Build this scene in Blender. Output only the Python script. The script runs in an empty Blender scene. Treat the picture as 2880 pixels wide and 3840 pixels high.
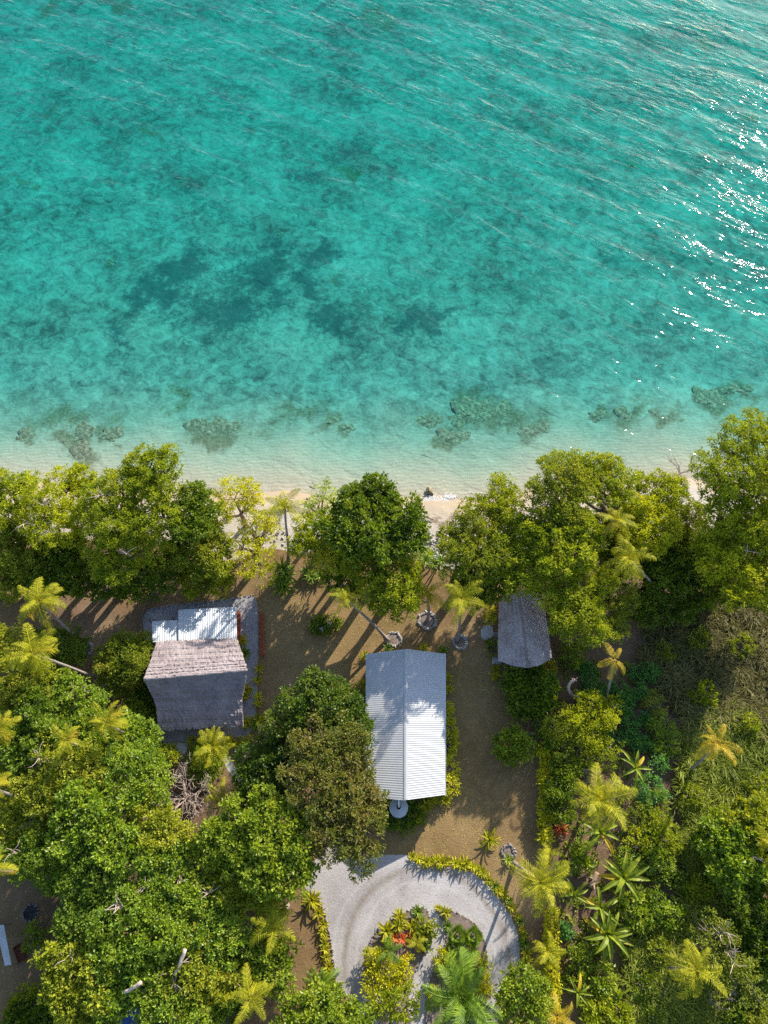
import bpy, math, random
import numpy as np
from mathutils import Vector
R = math.radians
C = bpy.context.scene.collection
sc = bpy.context.scene

# ------------------------------------------------------------------ camera, sky, sun, exposure
CAM_H, TILT, F = 85.0, R(28.0), 2667.0
cam = bpy.data.objects.new('camera', bpy.data.cameras.new('camera'))
C.objects.link(cam); sc.camera = cam
cam.location = (0, 0, CAM_H); cam.rotation_euler = (TILT, 0, 0)
cam.data.sensor_fit = 'VERTICAL'; cam.data.sensor_height = 36.0; cam.data.sensor_width = 27.0
cam.data.lens = 36.0 * F / 3840.0
cam.data.clip_start = 0.5; cam.data.clip_end = 4000.0
SUN_EL, SUN_AZ = R(24.5), R(32.5)          # azimuth measured from +Y (sea side) towards +X
world = bpy.data.worlds.new('World'); sc.world = world; world.use_nodes = True
wn = world.node_tree.nodes; wl = world.node_tree.links
sky = wn.new('ShaderNodeTexSky'); sky.sky_type = 'NISHITA'; sky.sun_disc = False
sky.sun_elevation = SUN_EL; sky.sun_rotation = SUN_AZ
sky.air_density = 1.0; sky.dust_density = 0.6; sky.ozone_density = 1.0
wl.new(sky.outputs[0], wn['Background'].inputs[0]); wn['Background'].inputs[1].default_value = 0.15
sd = bpy.data.lights.new('sun', 'SUN'); sd.energy = 5.0; sd.angle = R(0.5); sd.color = (1.0, 0.93, 0.80)
sun = bpy.data.objects.new('sun', sd); C.objects.link(sun)
sdir = Vector((math.sin(SUN_AZ) * math.cos(SUN_EL), math.cos(SUN_AZ) * math.cos(SUN_EL), math.sin(SUN_EL)))
sun.rotation_euler = sdir.to_track_quat('Z', 'Y').to_euler(); sun.location = (60, 90, 120)
sc.view_settings.view_transform = 'Standard'; sc.view_settings.look = 'None'
sc.view_settings.gamma = 1.0; sc.view_settings.use_curve_mapping = False
sc.view_settings.exposure = 1.0
sc.cycles.use_denoising = False; sc.cycles.max_bounces = 6; sc.cycles.diffuse_bounces = 3; sc.cycles.glossy_bounces = 2
sc.cycles.transparent_max_bounces = 12; sc.cycles.caustics_reflective = False

# ------------------------------------------------------------------ survey helpers
_c, _s = math.cos(TILT), math.sin(TILT)
ZL = 1.2                                     # level of the land above the sea
def W(u, v, z=ZL):
    dx, dy = (u - 1440) / F, (1920 - v) / F
    d = _c - dy * _s; n = dy * _c + _s; h = CAM_H - z
    return Vector((h * dx / d, h * n / d, z))
def S(v, z=ZL):                               # metres per survey unit at that row and height
    d = _c - (1920 - v) / F * _s
    return (CAM_H - z) / (F * d)
def inv(x, y, z=0.0):
    h = CAM_H - z
    n, d = y / h, 1.0                         # (x, y, -h) seen from the camera
    cy = n * _c - 1 * _s; cz = n * _s + 1 * _c
    return 1440 + F * (x / h) / cz, 1920 - F * cy / cz
_SU = [-3000, 0, 500, 1100, 1500, 1800, 2100, 2500, 2880, 6000]
_SV = [1800, 1815, 1828, 1852, 1872, 1862, 1832, 1806, 1790, 1780]
_sx = np.array([W(u, v, 0).x for u, v in zip(_SU, _SV)]); _sy = np.array([W(u, v, 0).y for u, v in zip(_SU, _SV)])
def shore(x): return np.interp(x, _sx, _sy) + 0.35 * np.sin(np.asarray(x) * 0.35) + 0.2 * np.sin(np.asarray(x) * 0.93 + 1)
def landz(d):                                 # d = metres inland (positive)
    t = np.clip(d / 13.0, 0, 1); return ZL * (t * (2 - t))
def depth(d): return np.interp(d, [0, 3, 7, 12, 20, 40, 75, 130, 700], [0, .22, .58, 1.05, 1.6, 2.1, 2.55, 2.9, 4.0])
rng = np.random.default_rng(7); rnd = random.Random(11)

# ------------------------------------------------------------------ mesh helpers
def link(o, parent=None):
    C.objects.link(o)
    if parent is not None: o.parent = parent
    return o
def mesh_np(name, v, f, mat, parent=None, attr=None, vattr=None, smooth=False):
    v = np.asarray(v, np.float32).reshape(-1, 3); f = np.asarray(f, np.int32)
    k = f.shape[1]; me = bpy.data.meshes.new(name)
    me.vertices.add(len(v)); me.vertices.foreach_set('co', v.ravel())
    me.loops.add(f.size); me.loops.foreach_set('vertex_index', f.ravel())
    me.polygons.add(len(f)); me.polygons.foreach_set('loop_start', np.arange(0, f.size, k, dtype=np.int32))
    me.polygons.foreach_set('use_smooth', np.full(len(f), smooth, dtype=bool))
    for nm, a in (attr or {}).items():
        at = me.attributes.new(nm, 'FLOAT', 'FACE'); at.data.foreach_set('value', np.asarray(a, np.float32))
    for nm, a in (vattr or {}).items():
        at = me.attributes.new(nm, 'FLOAT', 'POINT'); at.data.foreach_set('value', np.asarray(a, np.float32))
    me.update(calc_edges=True); me.materials.append(mat)
    return link(bpy.data.objects.new(name, me), parent)
class MB:
    def __init__(s): s.v = []; s.f = []
    def quadstrip(s, rows, close=False):
        n = len(rows[0]); b = len(s.v)
        for r in rows: s.v += [tuple(p) for p in r]
        for i in range(len(rows) - 1):
            for j in range(n if close else n - 1):
                a = b + i * n + j; c = b + i * n + (j + 1) % n
                s.f.append((a, c, c + n, a + n))
    def tube(s, pts, rad, n=8, cap=True):
        pts = [Vector(p) for p in pts]
        if not hasattr(rad, '__len__'): rad = [rad] * len(pts)
        rows = []
        for i, p in enumerate(pts):
            t = (pts[min(i + 1, len(pts) - 1)] - pts[max(i - 1, 0)]).normalized()
            a = t.cross(Vector((0, 0, 1)) if abs(t.z) < .9 else Vector((1, 0, 0))).normalized(); b = t.cross(a)
            rows.append([p + (a * math.cos(q) + b * math.sin(q)) * rad[i] for q in [2 * math.pi * k / n for k in range(n)]])
        b0 = len(s.v); s.quadstrip(rows, True)
        if cap:
            s.f.append(tuple(range(b0 + n - 1, b0 - 1, -1))); e = b0 + n * (len(pts) - 1); s.f.append(tuple(range(e, e + n)))
    def box(s, c, sx, sy, sz, rz=0.0):
        cx, cy, cz = c; ca, sa = math.cos(rz), math.sin(rz); b = len(s.v)
        for z in (-1, 1):
            for x, y in ((-1, -1), (1, -1), (1, 1), (-1, 1)):
                px, py = x * sx / 2, y * sy / 2
                s.v.append((cx + px * ca - py * sa, cy + px * sa + py * ca, cz + z * sz / 2))
        s.f += [(b, b+3, b+2, b+1), (b+4, b+5, b+6, b+7), (b, b+1, b+5, b+4), (b+1, b+2, b+6, b+5), (b+2, b+3, b+7, b+6), (b+3, b, b+4, b+7)]
    def slab(s, pts, th):                     # polygon (CCW from above) extruded downwards
        b = len(s.v); n = len(pts)
        s.v += [tuple(p) for p in pts] + [(p[0], p[1], p[2] - th) for p in pts]
        s.f.append(tuple(range(b, b + n))); s.f.append(tuple(range(b + 2 * n - 1, b + n - 1, -1)))
        for i in range(n): j = (i + 1) % n; s.f.append((b + i, b + n + i, b + n + j, b + j))
    def rock(s, c, r, flat=.6, seed=0, sub=2):
        q = random.Random(seed); b = len(s.v); nu, nv = 9, 6
        ph = [q.uniform(0, 6.28) for _ in range(4)]
        for i in range(nv + 1):
            th = math.pi * i / nv
            for j in range(nu):
                a = 2 * math.pi * j / nu
                k = r * (1 + .22 * math.sin(2 * a + ph[0] + th) + .16 * math.sin(3 * a + ph[1] - 2 * th) + q.uniform(-.1, .1))
                s.v.append((c[0] + k * math.sin(th) * math.cos(a), c[1] + k * math.sin(th) * math.sin(a), c[2] + k * flat * math.cos(th)))
        for i in range(nv):
            for j in range(nu):
                a = b + i * nu + j; d = b + i * nu + (j + 1) % nu
                s.f.append((a, a + nu, d + nu, d))
    def build(s, name, mat, parent=None, smooth=False, org=None):
        me = bpy.data.meshes.new(name)
        vs = s.v if org is None else [(x - org[0], y - org[1], z - org[2]) for x, y, z in s.v]
        me.from_pydata(vs, [], s.f); me.update(); me.materials.append(mat)
        if smooth: me.polygons.foreach_set('use_smooth', np.ones(len(me.polygons), dtype=bool))
        return link(bpy.data.objects.new(name, me), parent)
def tag(o, label, cat, group=None):
    o['label'] = label; o['category'] = cat
    if group: o['group'] = group
    return o
def thing(name, label, cat, loc, group=None, rz=0.0):
    o = bpy.data.objects.new(name, None); o.location = loc; o.rotation_euler = (0, 0, rz); o.empty_display_size = .3
    C.objects.link(o); return tag(o, label, cat, group)
def struct(o, kind='structure'): o['kind'] = kind; return o

# ------------------------------------------------------------------ materials
def new_mat(name):
    m = bpy.data.materials.new(name); m.use_nodes = True
    return m, m.node_tree.nodes, m.node_tree.links, m.node_tree.nodes['Principled BSDF']
def ramp(N, stops):
    r = N.new('ShaderNodeValToRGB'); e = r.color_ramp.elements
    while len(e) < len(stops): e.new(.5)
    for k, (p, c) in enumerate(stops): e[k].position = p; e[k].color = (*c, 1)
    return r
def noise_n(N, L, scale, detail=4, rough=.6, vec=None, dist=0.0):
    n = N.new('ShaderNodeTexNoise'); n.inputs['Scale'].default_value = scale
    n.inputs['Detail'].default_value = detail; n.inputs['Roughness'].default_value = rough; n.inputs['Distortion'].default_value = dist
    if vec is not None: L.new(vec, n.inputs['Vector'])
    return n
def mixc(N, L, fac, a, b, mode='MIX'):
    m = N.new('ShaderNodeMix'); m.data_type = 'RGBA'; m.blend_type = mode
    for s_, v in ((m.inputs['Factor'], fac), (m.inputs['A'], a), (m.inputs['B'], b)):
        if hasattr(v, 'is_output'): L.new(v, s_)
        elif isinstance(v, tuple): s_.default_value = (*v, 1)
        else: s_.default_value = v
    return m.outputs['Result']
def math_n(N, L, op, a, b=0.0, clamp=False):
    m = N.new('ShaderNodeMath'); m.operation = op; m.use_clamp = clamp
    for k, v in ((0, a), (1, b)):
        if hasattr(v, 'is_output'): L.new(v, m.inputs[k])
        else: m.inputs[k].default_value = v
    return m.outputs[0]
def attr_n(N, name):
    a = N.new('ShaderNodeAttribute'); a.attribute_name = name; return a.outputs['Fac']
def coords(N, L, scale=(1, 1, 1), kind='Object', rot=(0, 0, 0)):
    t = N.new('ShaderNodeTexCoord'); mp = N.new('ShaderNodeMapping')
    mp.inputs['Scale'].default_value = scale; mp.inputs['Rotation'].default_value = rot
    L.new(t.outputs[kind], mp.inputs['Vector']); return mp.outputs[0]
def bump_n(N, L, h, strength, dist, P, normal=None):
    b = N.new('ShaderNodeBump'); b.inputs['Strength'].default_value = strength; b.inputs['Distance'].default_value = dist
    L.new(h, b.inputs['Height']); L.new(b.outputs[0], P.inputs['Normal']); return b
def simple(name, stops, scale=2.0, rough=.8, bump=.3, bdist=.03, vec_scale=(1, 1, 1), spec=.3, metal=0.0, detail=6, bscale=None):
    m, N, L, P = new_mat(name); v = coords(N, L, vec_scale)
    n = noise_n(N, L, scale, detail, .65, v); r = ramp(N, stops); L.new(n.outputs[0], r.inputs[0])
    L.new(r.outputs[0], P.inputs['Base Color']); P.inputs['Roughness'].default_value = rough
    P.inputs['Specular IOR Level'].default_value = spec; P.inputs['Metallic'].default_value = metal
    if bump:
        nb = noise_n(N, L, bscale or scale * 3, 5, .7, v); bump_n(N, L, nb.outputs[0], bump, bdist, P)
    return m
def leaf_mat(name, dark, mid, light, odd=None, rough=.5, trans=.38, spec=.3, patch=.35, glow=1.5):
    m, N, L, P = new_mat(name)
    dark, mid, light = [(min(.62, c_[0] * k_), min(.6, c_[1] * k_), c_[2] * k_ * .6) for c_, k_ in ((dark, 2.0), (mid, 1.95), (light, 2.0))]
    a = attr_n(N, 'rnd'); v = coords(N, L); n = noise_n(N, L, patch, 2, .5, v)
    f = math_n(N, L, 'ADD', math_n(N, L, 'MULTIPLY', a, .62), math_n(N, L, 'MULTIPLY', math_n(N, L, 'SUBTRACT', n.outputs[0], .3), .95))
    st = [(0.0, dark), (.38, mid), (.8, light)]
    if odd: st = [(0.0, dark), (.35, mid), (.72, light), (.9, odd)]
    r = ramp(N, st); L.new(f, r.inputs[0]); col = r.outputs[0]
    L.new(col, P.inputs['Base Color']); P.inputs['Roughness'].default_value = rough; P.inputs['Specular IOR Level'].default_value = spec * .6
    t = N.new('ShaderNodeBsdfTranslucent'); g = mixc(N, L, 1.0, col, (glow, glow * .95, .35), 'MULTIPLY'); L.new(g, t.inputs[0])
    mx = N.new('ShaderNodeMixShader'); mx.inputs[0].default_value = trans
    L.new(P.outputs[0], mx.inputs[1]); L.new(t.outputs[0], mx.inputs[2]); L.new(mx.outputs[0], N['Material Output'].inputs[0])
    return m
M = {}
M['gold'] = leaf_mat('leaf_gold', (.05, .06, .005), (.14, .16, .012), (.25, .26, .02), (.31, .25, .025), trans=.4)
M['lime'] = leaf_mat('leaf_lime', (.035, .055, .006), (.10, .13, .011), (.20, .215, .02), (.27, .22, .03), trans=.38)
M['olive'] = leaf_mat('leaf_olive', (.035, .055, .008), (.085, .11, .014), (.16, .17, .028), (.22, .15, .04))
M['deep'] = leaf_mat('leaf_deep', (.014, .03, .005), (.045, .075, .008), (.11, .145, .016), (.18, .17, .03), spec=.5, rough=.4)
M['broad'] = leaf_mat('leaf_broad', (.026, .05, .008), (.075, .12, .016), (.17, .21, .032), (.24, .235, .05), spec=.5, rough=.38)
M['broady'] = leaf_mat('leaf_broad_yellow', (.035, .05, .007), (.105, .125, .014), (.21, .215, .03), (.27, .23, .05), spec=.4)
M['broadd'] = leaf_mat('leaf_broad_dark', (.016, .036, .006), (.05, .085, .012), (.125, .165, .026), (.2, .2, .045), spec=.4)
M['fresh'] = leaf_mat('leaf_fresh', (.03, .055, .008), (.085, .122, .016), (.175, .205, .03), (.24, .225, .045), spec=.45, rough=.4)
M['russet'] = leaf_mat('leaf_russet', (.02, .035, .009), (.06, .078, .018), (.14, .12, .052), (.2, .115, .075), spec=.5, rough=.4, patch=.22)
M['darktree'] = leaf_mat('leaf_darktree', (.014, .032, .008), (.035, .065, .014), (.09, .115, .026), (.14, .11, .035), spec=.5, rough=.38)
M['blue'] = leaf_mat('leaf_bluegreen', (.02, .06, .025), (.05, .12, .045), (.10, .2, .075), spec=.4)
M['sparse'] = leaf_mat('leaf_pale', (.07, .11, .03), (.14, .19, .05), (.24, .27, .09), trans=.4)
M['yellowhedge'] = leaf_mat('leaf_yellow', (.09, .095, .006), (.2, .2, .012), (.33, .31, .02), (.40, .27, .02), trans=.3)
M['palm'] = leaf_mat('palm_leaf', (.05, .065, .007), (.135, .14, .012), (.235, .215, .02), (.28, .2, .03), trans=.32, spec=.2, rough=.55, patch=.8)
M['palmgreen'] = leaf_mat('palm_leaf_green', (.014, .035, .006), (.045, .08, .010), (.095, .135, .016), (.15, .165, .03), trans=.25, spec=.35, rough=.45, patch=.8)
M['palmdry'] = leaf_mat('palm_leaf_dry', (.12, .09, .05), (.22, .17, .09), (.34, .26, .15), trans=.2, patch=.8)
M['palmrust'] = leaf_mat('palm_leaf_rust', (.09, .075, .01), (.18, .14, .016), (.28, .2, .025), (.3, .17, .04), trans=.3, patch=.8)
M['banana'] = leaf_mat('banana_leaf', (.03, .05, .007), (.07, .095, .012), (.125, .145, .018), (.22, .16, .03), trans=.3, spec=.3, rough=.45, patch=.8)
M['red'] = leaf_mat('leaf_red', (.12, .02, .015), (.28, .05, .03), (.4, .13, .06), trans=.25)
M['cane'] = leaf_mat('cane_blade', (.025, .04, .008), (.075, .095, .016), (.15, .165, .036), (.2, .185, .06), trans=.3, patch=.1)
M['canedry'] = leaf_mat('cane_blade_dry', (.03, .028, .014), (.066, .06, .03), (.11, .096, .052), (.17, .14, .085), trans=.25, patch=.1)
M['bark'] = simple('bark', [(.3, (.10, .075, .055)), (.7, (.24, .19, .15))], 3, .9, .6, .05)
M['palmbark'] = simple('palm_bark', [(.3, (.16, .125, .105)), (.7, (.34, .28, .25))], 4, .85, .6, .04, (1, 1, 3))
M['deadwood'] = simple('dead_wood', [(.3, (.30, .22, .18)), (.7, (.55, .44, .38))], 4, .9, .4, .03)
M['twig'] = simple('twig', [(.3, (.2, .14, .11)), (.7, (.38, .29, .24))], 4, .9, .2, .02)
M['coralstone'] = simple('coral_stone', [(.3, (.20, .18, .17)), (.7, (.52, .48, .46))], 5, .95, .6, .05)
M['darkstone'] = simple('dark_stone', [(.3, (.10, .085, .08)), (.7, (.33, .29, .27))], 5, .95, .6, .05)
M['flower'] = simple('white_petal', [(.3, (.7, .7, .68)), (.7, (.85, .85, .83))], 4, .7, 0)
M['redwood'] = simple('red_timber', [(.3, (.20, .035, .015)), (.7, (.36, .085, .03))], 3, .7, .2, .01, (8, 1, 8))
M['timber'] = simple('timber', [(.3, (.18, .12, .08)), (.7, (.32, .23, .16))], 3, .8, .3, .01, (1, 8, 8))
M['concrete'] = simple('concrete', [(.3, (.20, .185, .18)), (.7, (.36, .33, .32))], 1.2, .9, .2, .01)
M['paleslab'] = simple('pale_slab', [(.3, (.36, .34, .34)), (.7, (.55, .52, .52))], 1.5, .9, .3, .02)
M['bluetarp'] = simple('blue_tarp', [(.3, (.02, .06, .22)), (.7, (.05, .14, .42))], 2, .5, .5, .05)
M['rust'] = simple('rusty_iron', [(.3, (.08, .03, .018)), (.7, (.22, .08, .045))], 4, .85, .4, .02)
M['wallpaint'] = simple('wall_paint', [(.3, (.5, .47, .42)), (.7, (.6, .57, .52))], 1.5, .85, .1, .01)
M['bamboo'] = simple('woven_bamboo', [(.3, (.2, .14, .08)), (.7, (.34, .25, .15))], 2, .85, .4, .02, (3, 3, 14))
M['ash'] = simple('ash', [(.3, (.006, .006, .006)), (.7, (.06, .055, .05))], 3, .95, .5, .05)
M['tank'] = simple('tank_plastic', [(.3, (.42, .43, .45)), (.7, (.55, .56, .58))], .8, .5, .05, .01)
M['pipe'] = simple('white_pipe', [(.3, (.7, .7, .7)), (.7, (.8, .8, .8))], 2, .4, 0)
M['glass'] = simple('window_glass', [(.3, (.02, .03, .035)), (.7, (.04, .05, .055))], 1, .1, 0, spec=.6)

def metal_roof(name, tone, stain):
    m, N, L, P = new_mat(name); v = coords(N, L); v2 = coords(N, L, (1, .25, 1))
    n = noise_n(N, L, .7, 6, .65, v); n2 = noise_n(N, L, 5, 4, .7, v2)
    f = math_n(N, L, 'ADD', math_n(N, L, 'MULTIPLY', n.outputs[0], .6), math_n(N, L, 'MULTIPLY', n2.outputs[0], .4))
    r = ramp(N, [(.3, stain), (.55, tone), (.8, tuple(min(.85, c * 1.1) for c in tone))]); L.new(f, r.inputs[0])
    L.new(r.outputs[0], P.inputs['Base Color']); P.inputs['Roughness'].default_value = .45; P.inputs['Metallic'].default_value = .12
    return m
M['whiteiron'] = metal_roof('white_roof_iron', (.43, .43, .436), (.37, .37, .376))
M['greyiron'] = metal_roof('weathered_roof_iron', (.43, .45, .465), (.30, .31, .32))
def thatch(name, a, b, c):
    m, N, L, P = new_mat(name); v = coords(N, L, (7, 1.1, 1.1)); v1 = coords(N, L)
    n = noise_n(N, L, 2.2, 6, .75, v); n2 = noise_n(N, L, .45, 4, .6, v1)
    f = math_n(N, L, 'ADD', math_n(N, L, 'MULTIPLY', n.outputs[0], .65), math_n(N, L, 'MULTIPLY', n2.outputs[0], .35))
    r = ramp(N, [(.34, a), (.5, b), (.66, c)]); L.new(f, r.inputs[0]); L.new(r.outputs[0], P.inputs['Base Color'])
    P.inputs['Roughness'].default_value = .95; P.inputs['Specular IOR Level'].default_value = .1
    wv = N.new('ShaderNodeTexWave'); wv.bands_direction = 'Y'; wv.inputs['Scale'].default_value = 1.1; wv.inputs['Distortion'].default_value = 1.5
    L.new(v1, wv.inputs['Vector'])
    h = math_n(N, L, 'ADD', n.outputs[0], math_n(N, L, 'MULTIPLY', wv.outputs[0], .25)); bump_n(N, L, h, .8, .12, P)
    return m
M['thatch'] = thatch('thatch', (.135, .104, .104), (.29, .238, .235), (.41, .35, .34))
M['thatch2'] = thatch('old_thatch', (.10, .055, .045), (.40, .345, .35), (.56, .50, .50))

# seabed: pale sand, weed and coral rubble where the attributes say so
def seabed_mat():
    m, N, L, P = new_mat('seabed'); v = coords(N, L); vs = coords(N, L, (1, 1.5, 1))
    big = noise_n(N, L, .07, 4, .55, v); mid = noise_n(N, L, .55, 5, .68, v, .6); fine = noise_n(N, L, 2.4, 4, .7, v)
    f = math_n(N, L, 'ADD', math_n(N, L, 'MULTIPLY', big.outputs[0], .3), math_n(N, L, 'ADD', math_n(N, L, 'MULTIPLY', mid.outputs[0], .5), math_n(N, L, 'MULTIPLY', fine.outputs[0], .2)))
    sand = ramp(N, [(.38, (.10, .10, .085)), (.45, (.19, .185, .155)), (.515, (.285, .275, .225)), (.61, (.40, .385, .32))]); L.new(f, sand.inputs[0])
    pale = ramp(N, [(.3, (.33, .275, .195)), (.7, (.42, .36, .265))]); L.new(fine.outputs[0], pale.inputs[0])
    caustic = N.new('ShaderNodeTexWave'); caustic.bands_direction = 'Y'; caustic.inputs['Scale'].default_value = .55; caustic.inputs['Distortion'].default_value = 9
    caustic.inputs['Detail'].default_value = 3; caustic.inputs['Detail Scale'].default_value = .6; L.new(v, caustic.inputs['Vector'])
    pl = mixc(N, L, math_n(N, L, 'MULTIPLY', caustic.outputs[0], .5), pale.outputs[0], (.48, .44, .35))  # wavy lines of refracted light painted into the shallow sand colour
    c1 = mixc(N, L, attr_n(N, 'near'), sand.outputs[0], pl)
    wn_ = noise_n(N, L, 1.0, 7, .78, v, .5)
    wm = ramp(N, [(.0, (0, 0, 0)), (1, (1, 1, 1))])
    wf = math_n(N, L, 'MULTIPLY', math_n(N, L, 'SUBTRACT', math_n(N, L, 'ADD', math_n(N, L, 'MULTIPLY', attr_n(N, 'weed'), 1.0), math_n(N, L, 'MULTIPLY', wn_.outputs[0], 1.8)), 1.22), 2.6, True)
    c2 = mixc(N, L, math_n(N, L, 'MULTIPLY', wf, .8), c1, (.045, .08, .08))
    rn = noise_n(N, L, 1.1, 7, .8, v, .7)
    rf = math_n(N, L, 'MULTIPLY', math_n(N, L, 'SUBTRACT', math_n(N, L, 'ADD', math_n(N, L, 'MULTIPLY', attr_n(N, 'rubble'), 1.05), rn.outputs[0]), .80), 2.6, True)
    rc = ramp(N, [(.35, (.075, .065, .04)), (.65, (.25, .2, .115))]); L.new(fine.outputs[0], rc.inputs[0])
    c3 = mixc(N, L, math_n(N, L, 'MULTIPLY', rf, .85), c2, rc.outputs[0])
    # scattered small coral blotches
    vo = noise_n(N, L, .9, 3, .6, vs); sp = math_n(N, L, 'MULTIPLY', math_n(N, L, 'SUBTRACT', vo.outputs[0], .62), 9.0, True)
    c4 = mixc(N, L, math_n(N, L, 'MULTIPLY', math_n(N, L, 'MULTIPLY', sp, .6), math_n(N, L, 'SUBTRACT', 1.0, attr_n(N, 'near'))), c3, (.13, .12, .08))
    L.new(c4, P.inputs['Base Color']); P.inputs['Roughness'].default_value = .95; P.inputs['Specular IOR Level'].default_value = .05
    bump_n(N, L, mid.outputs[0], .5, .3, P); return m
M['seabed'] = seabed_mat()
def water_mat():
    m, N, L, P = new_mat('sea_water'); N.remove(P); out = N['Material Output']
    def crest(along, across, ang):            # axes turned to run along and across the wave crests
        t = N.new('ShaderNodeTexCoord'); mp = N.new('ShaderNodeMapping'); mp.vector_type = 'TEXTURE'
        mp.inputs['Rotation'].default_value = (0, 0, R(ang)); mp.inputs['Scale'].default_value = (1 / along, 1 / across, 1)
        L.new(t.outputs['Object'], mp.inputs['Vector']); return mp.outputs[0]
    n1 = noise_n(N, L, .6, 1, .5, crest(.55, 1.3, -36), .3); n2 = noise_n(N, L, 1.5, .5, .5, crest(.7, 1.5, -30), .3)
    gr = noise_n(N, L, 1.0, 2, .5, crest(.075, .17, -33), .9); wp = noise_n(N, L, .022, 2, .5, crest(1, 1, 0))
    amp = math_n(N, L, 'ADD', .28, math_n(N, L, 'MULTIPLY', math_n(N, L, 'SUBTRACT', gr.outputs[0], .40), 3.6, True), True)
    amp = math_n(N, L, 'MULTIPLY', amp, math_n(N, L, 'ADD', .25, math_n(N, L, 'MULTIPLY', wp.outputs[0], 1.5)))
    h = math_n(N, L, 'MULTIPLY', amp, math_n(N, L, 'ADD', n1.outputs[0], math_n(N, L, 'MULTIPLY', n2.outputs[0], .34)))
    b = N.new('ShaderNodeBump'); b.inputs['Strength'].default_value = 1.0; b.inputs['Distance'].default_value = .23; L.new(h, b.inputs['Height'])
    ge = N.new('ShaderNodeNewGeometry'); dt = N.new('ShaderNodeVectorMath'); dt.operation = 'DOT_PRODUCT'
    L.new(ge.outputs['Incoming'], dt.inputs[0]); L.new(b.outputs[0], dt.inputs[1])
    cs = math_n(N, L, 'ABSOLUTE', dt.outputs['Value'])       # Schlick, the same from above and below
    fr = N.new('ShaderNodeMath'); fr.operation = 'MULTIPLY_ADD'; fr.inputs[1].default_value = .98; fr.inputs[2].default_value = .02
    L.new(math_n(N, L, 'POWER', math_n(N, L, 'SUBTRACT', 1.0, cs, True), 5.0), fr.inputs[0])
    tr = N.new('ShaderNodeBsdfTransparent'); gl = N.new('ShaderNodeBsdfGlossy'); gl.inputs['Roughness'].default_value = .035; L.new(b.outputs[0], gl.inputs['Normal'])
    gl.inputs['Color'].default_value = (.52, .54, .56, 1)      # gloss colour darkened to weaken the reflected sky sheen
    mx = N.new('ShaderNodeMixShader'); L.new(fr.outputs[0], mx.inputs[0]); L.new(tr.outputs[0], mx.inputs[1]); L.new(gl.outputs[0], mx.inputs[2])
    L.new(mx.outputs[0], out.inputs['Surface'])
    va = N.new('ShaderNodeVolumeAbsorption'); va.inputs['Density'].default_value = .5; va.inputs['Color'].default_value = (.35, .943, .932, 1)
    L.new(va.outputs[0], out.inputs['Volume']); return m
M['water'] = water_mat()
def beach_mat():
    m, N, L, P = new_mat('beach_sand'); v = coords(N, L); n = noise_n(N, L, 1.2, 6, .7, v); n2 = noise_n(N, L, 9, 4, .7, v)
    r = ramp(N, [(.3, (.30, .255, .20)), (.7, (.42, .37, .30))]); L.new(n.outputs[0], r.inputs[0])
    wet = mixc(N, L, attr_n(N, 'wet'), r.outputs[0], (.40, .30, .19))
    gr = ramp(N, [(.35, (.16, .14, .12)), (.65, (.62, .58, .54))]); L.new(n2.outputs[0], gr.inputs[0])
    c = mixc(N, L, attr_n(N, 'stony'), wet, gr.outputs[0])
    dn = noise_n(N, L, 1.6, 6, .8, coords(N, L, (.5, 1.6, 1)), .5)
    db = math_n(N, L, 'MULTIPLY', math_n(N, L, 'SUBTRACT', math_n(N, L, 'ADD', math_n(N, L, 'MULTIPLY', attr_n(N, 'debris'), .45), dn.outputs[0]), .78), 5.0, True)
    c = mixc(N, L, math_n(N, L, 'MULTIPLY', db, .85), c, (.13, .075, .04))
    L.new(c, P.inputs['Base Color']); P.inputs['Roughness'].default_value = .9; bump_n(N, L, n2.outputs[0], .6, .08, P); return m
M['beach'] = beach_mat()
def ground_mat():
    m, N, L, P = new_mat('ground'); v = coords(N, L)
    a = noise_n(N, L, .12, 5, .6, v); b = noise_n(N, L, 1.1, 6, .72, v); c = noise_n(N, L, 7, 4, .75, v)
    f = math_n(N, L, 'ADD', math_n(N, L, 'MULTIPLY', a.outputs[0], .5), math_n(N, L, 'ADD', math_n(N, L, 'MULTIPLY', b.outputs[0], .25), math_n(N, L, 'MULTIPLY', c.outputs[0], .25)))
    lawn = ramp(N, [(.36, (.14, .085, .036)), (.47, (.22, .14, .06)), (.55, (.265, .175, .077)), (.66, (.34, .235, .108))]); L.new(f, lawn.inputs[0])
    gr = noise_n(N, L, .35, 5, .7, v, .4); gm = math_n(N, L, 'MULTIPLY', math_n(N, L, 'SUBTRACT', gr.outputs[0], .5), 4.0, True)
    lw = mixc(N, L, math_n(N, L, 'MULTIPLY', gm, .55), lawn.outputs[0], (.15, .135, .04))
    soil = ramp(N, [(.35, (.07, .042, .03)), (.5, (.15, .095, .07)), (.68, (.24, .165, .125))]); L.new(f, soil.inputs[0])
    s1 = mixc(N, L, attr_n(N, 'soil'), lw, soil.outputs[0])
    sn = noise_n(N, L, 5, 3, .6, v); sp = math_n(N, L, 'MULTIPLY', math_n(N, L, 'SUBTRACT', sn.outputs[0], .66), 12.0, True)
    s2 = mixc(N, L, math_n(N, L, 'MULTIPLY', sp, .5), s1, (.38, .27, .14))
    L.new(s2, P.inputs['Base Color']); P.inputs['Roughness'].default_value = .95; P.inputs['Specular IOR Level'].default_value = .1
    bump_n(N, L, c.outputs[0], .7, .12, P); return m
M['ground'] = ground_mat()
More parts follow.
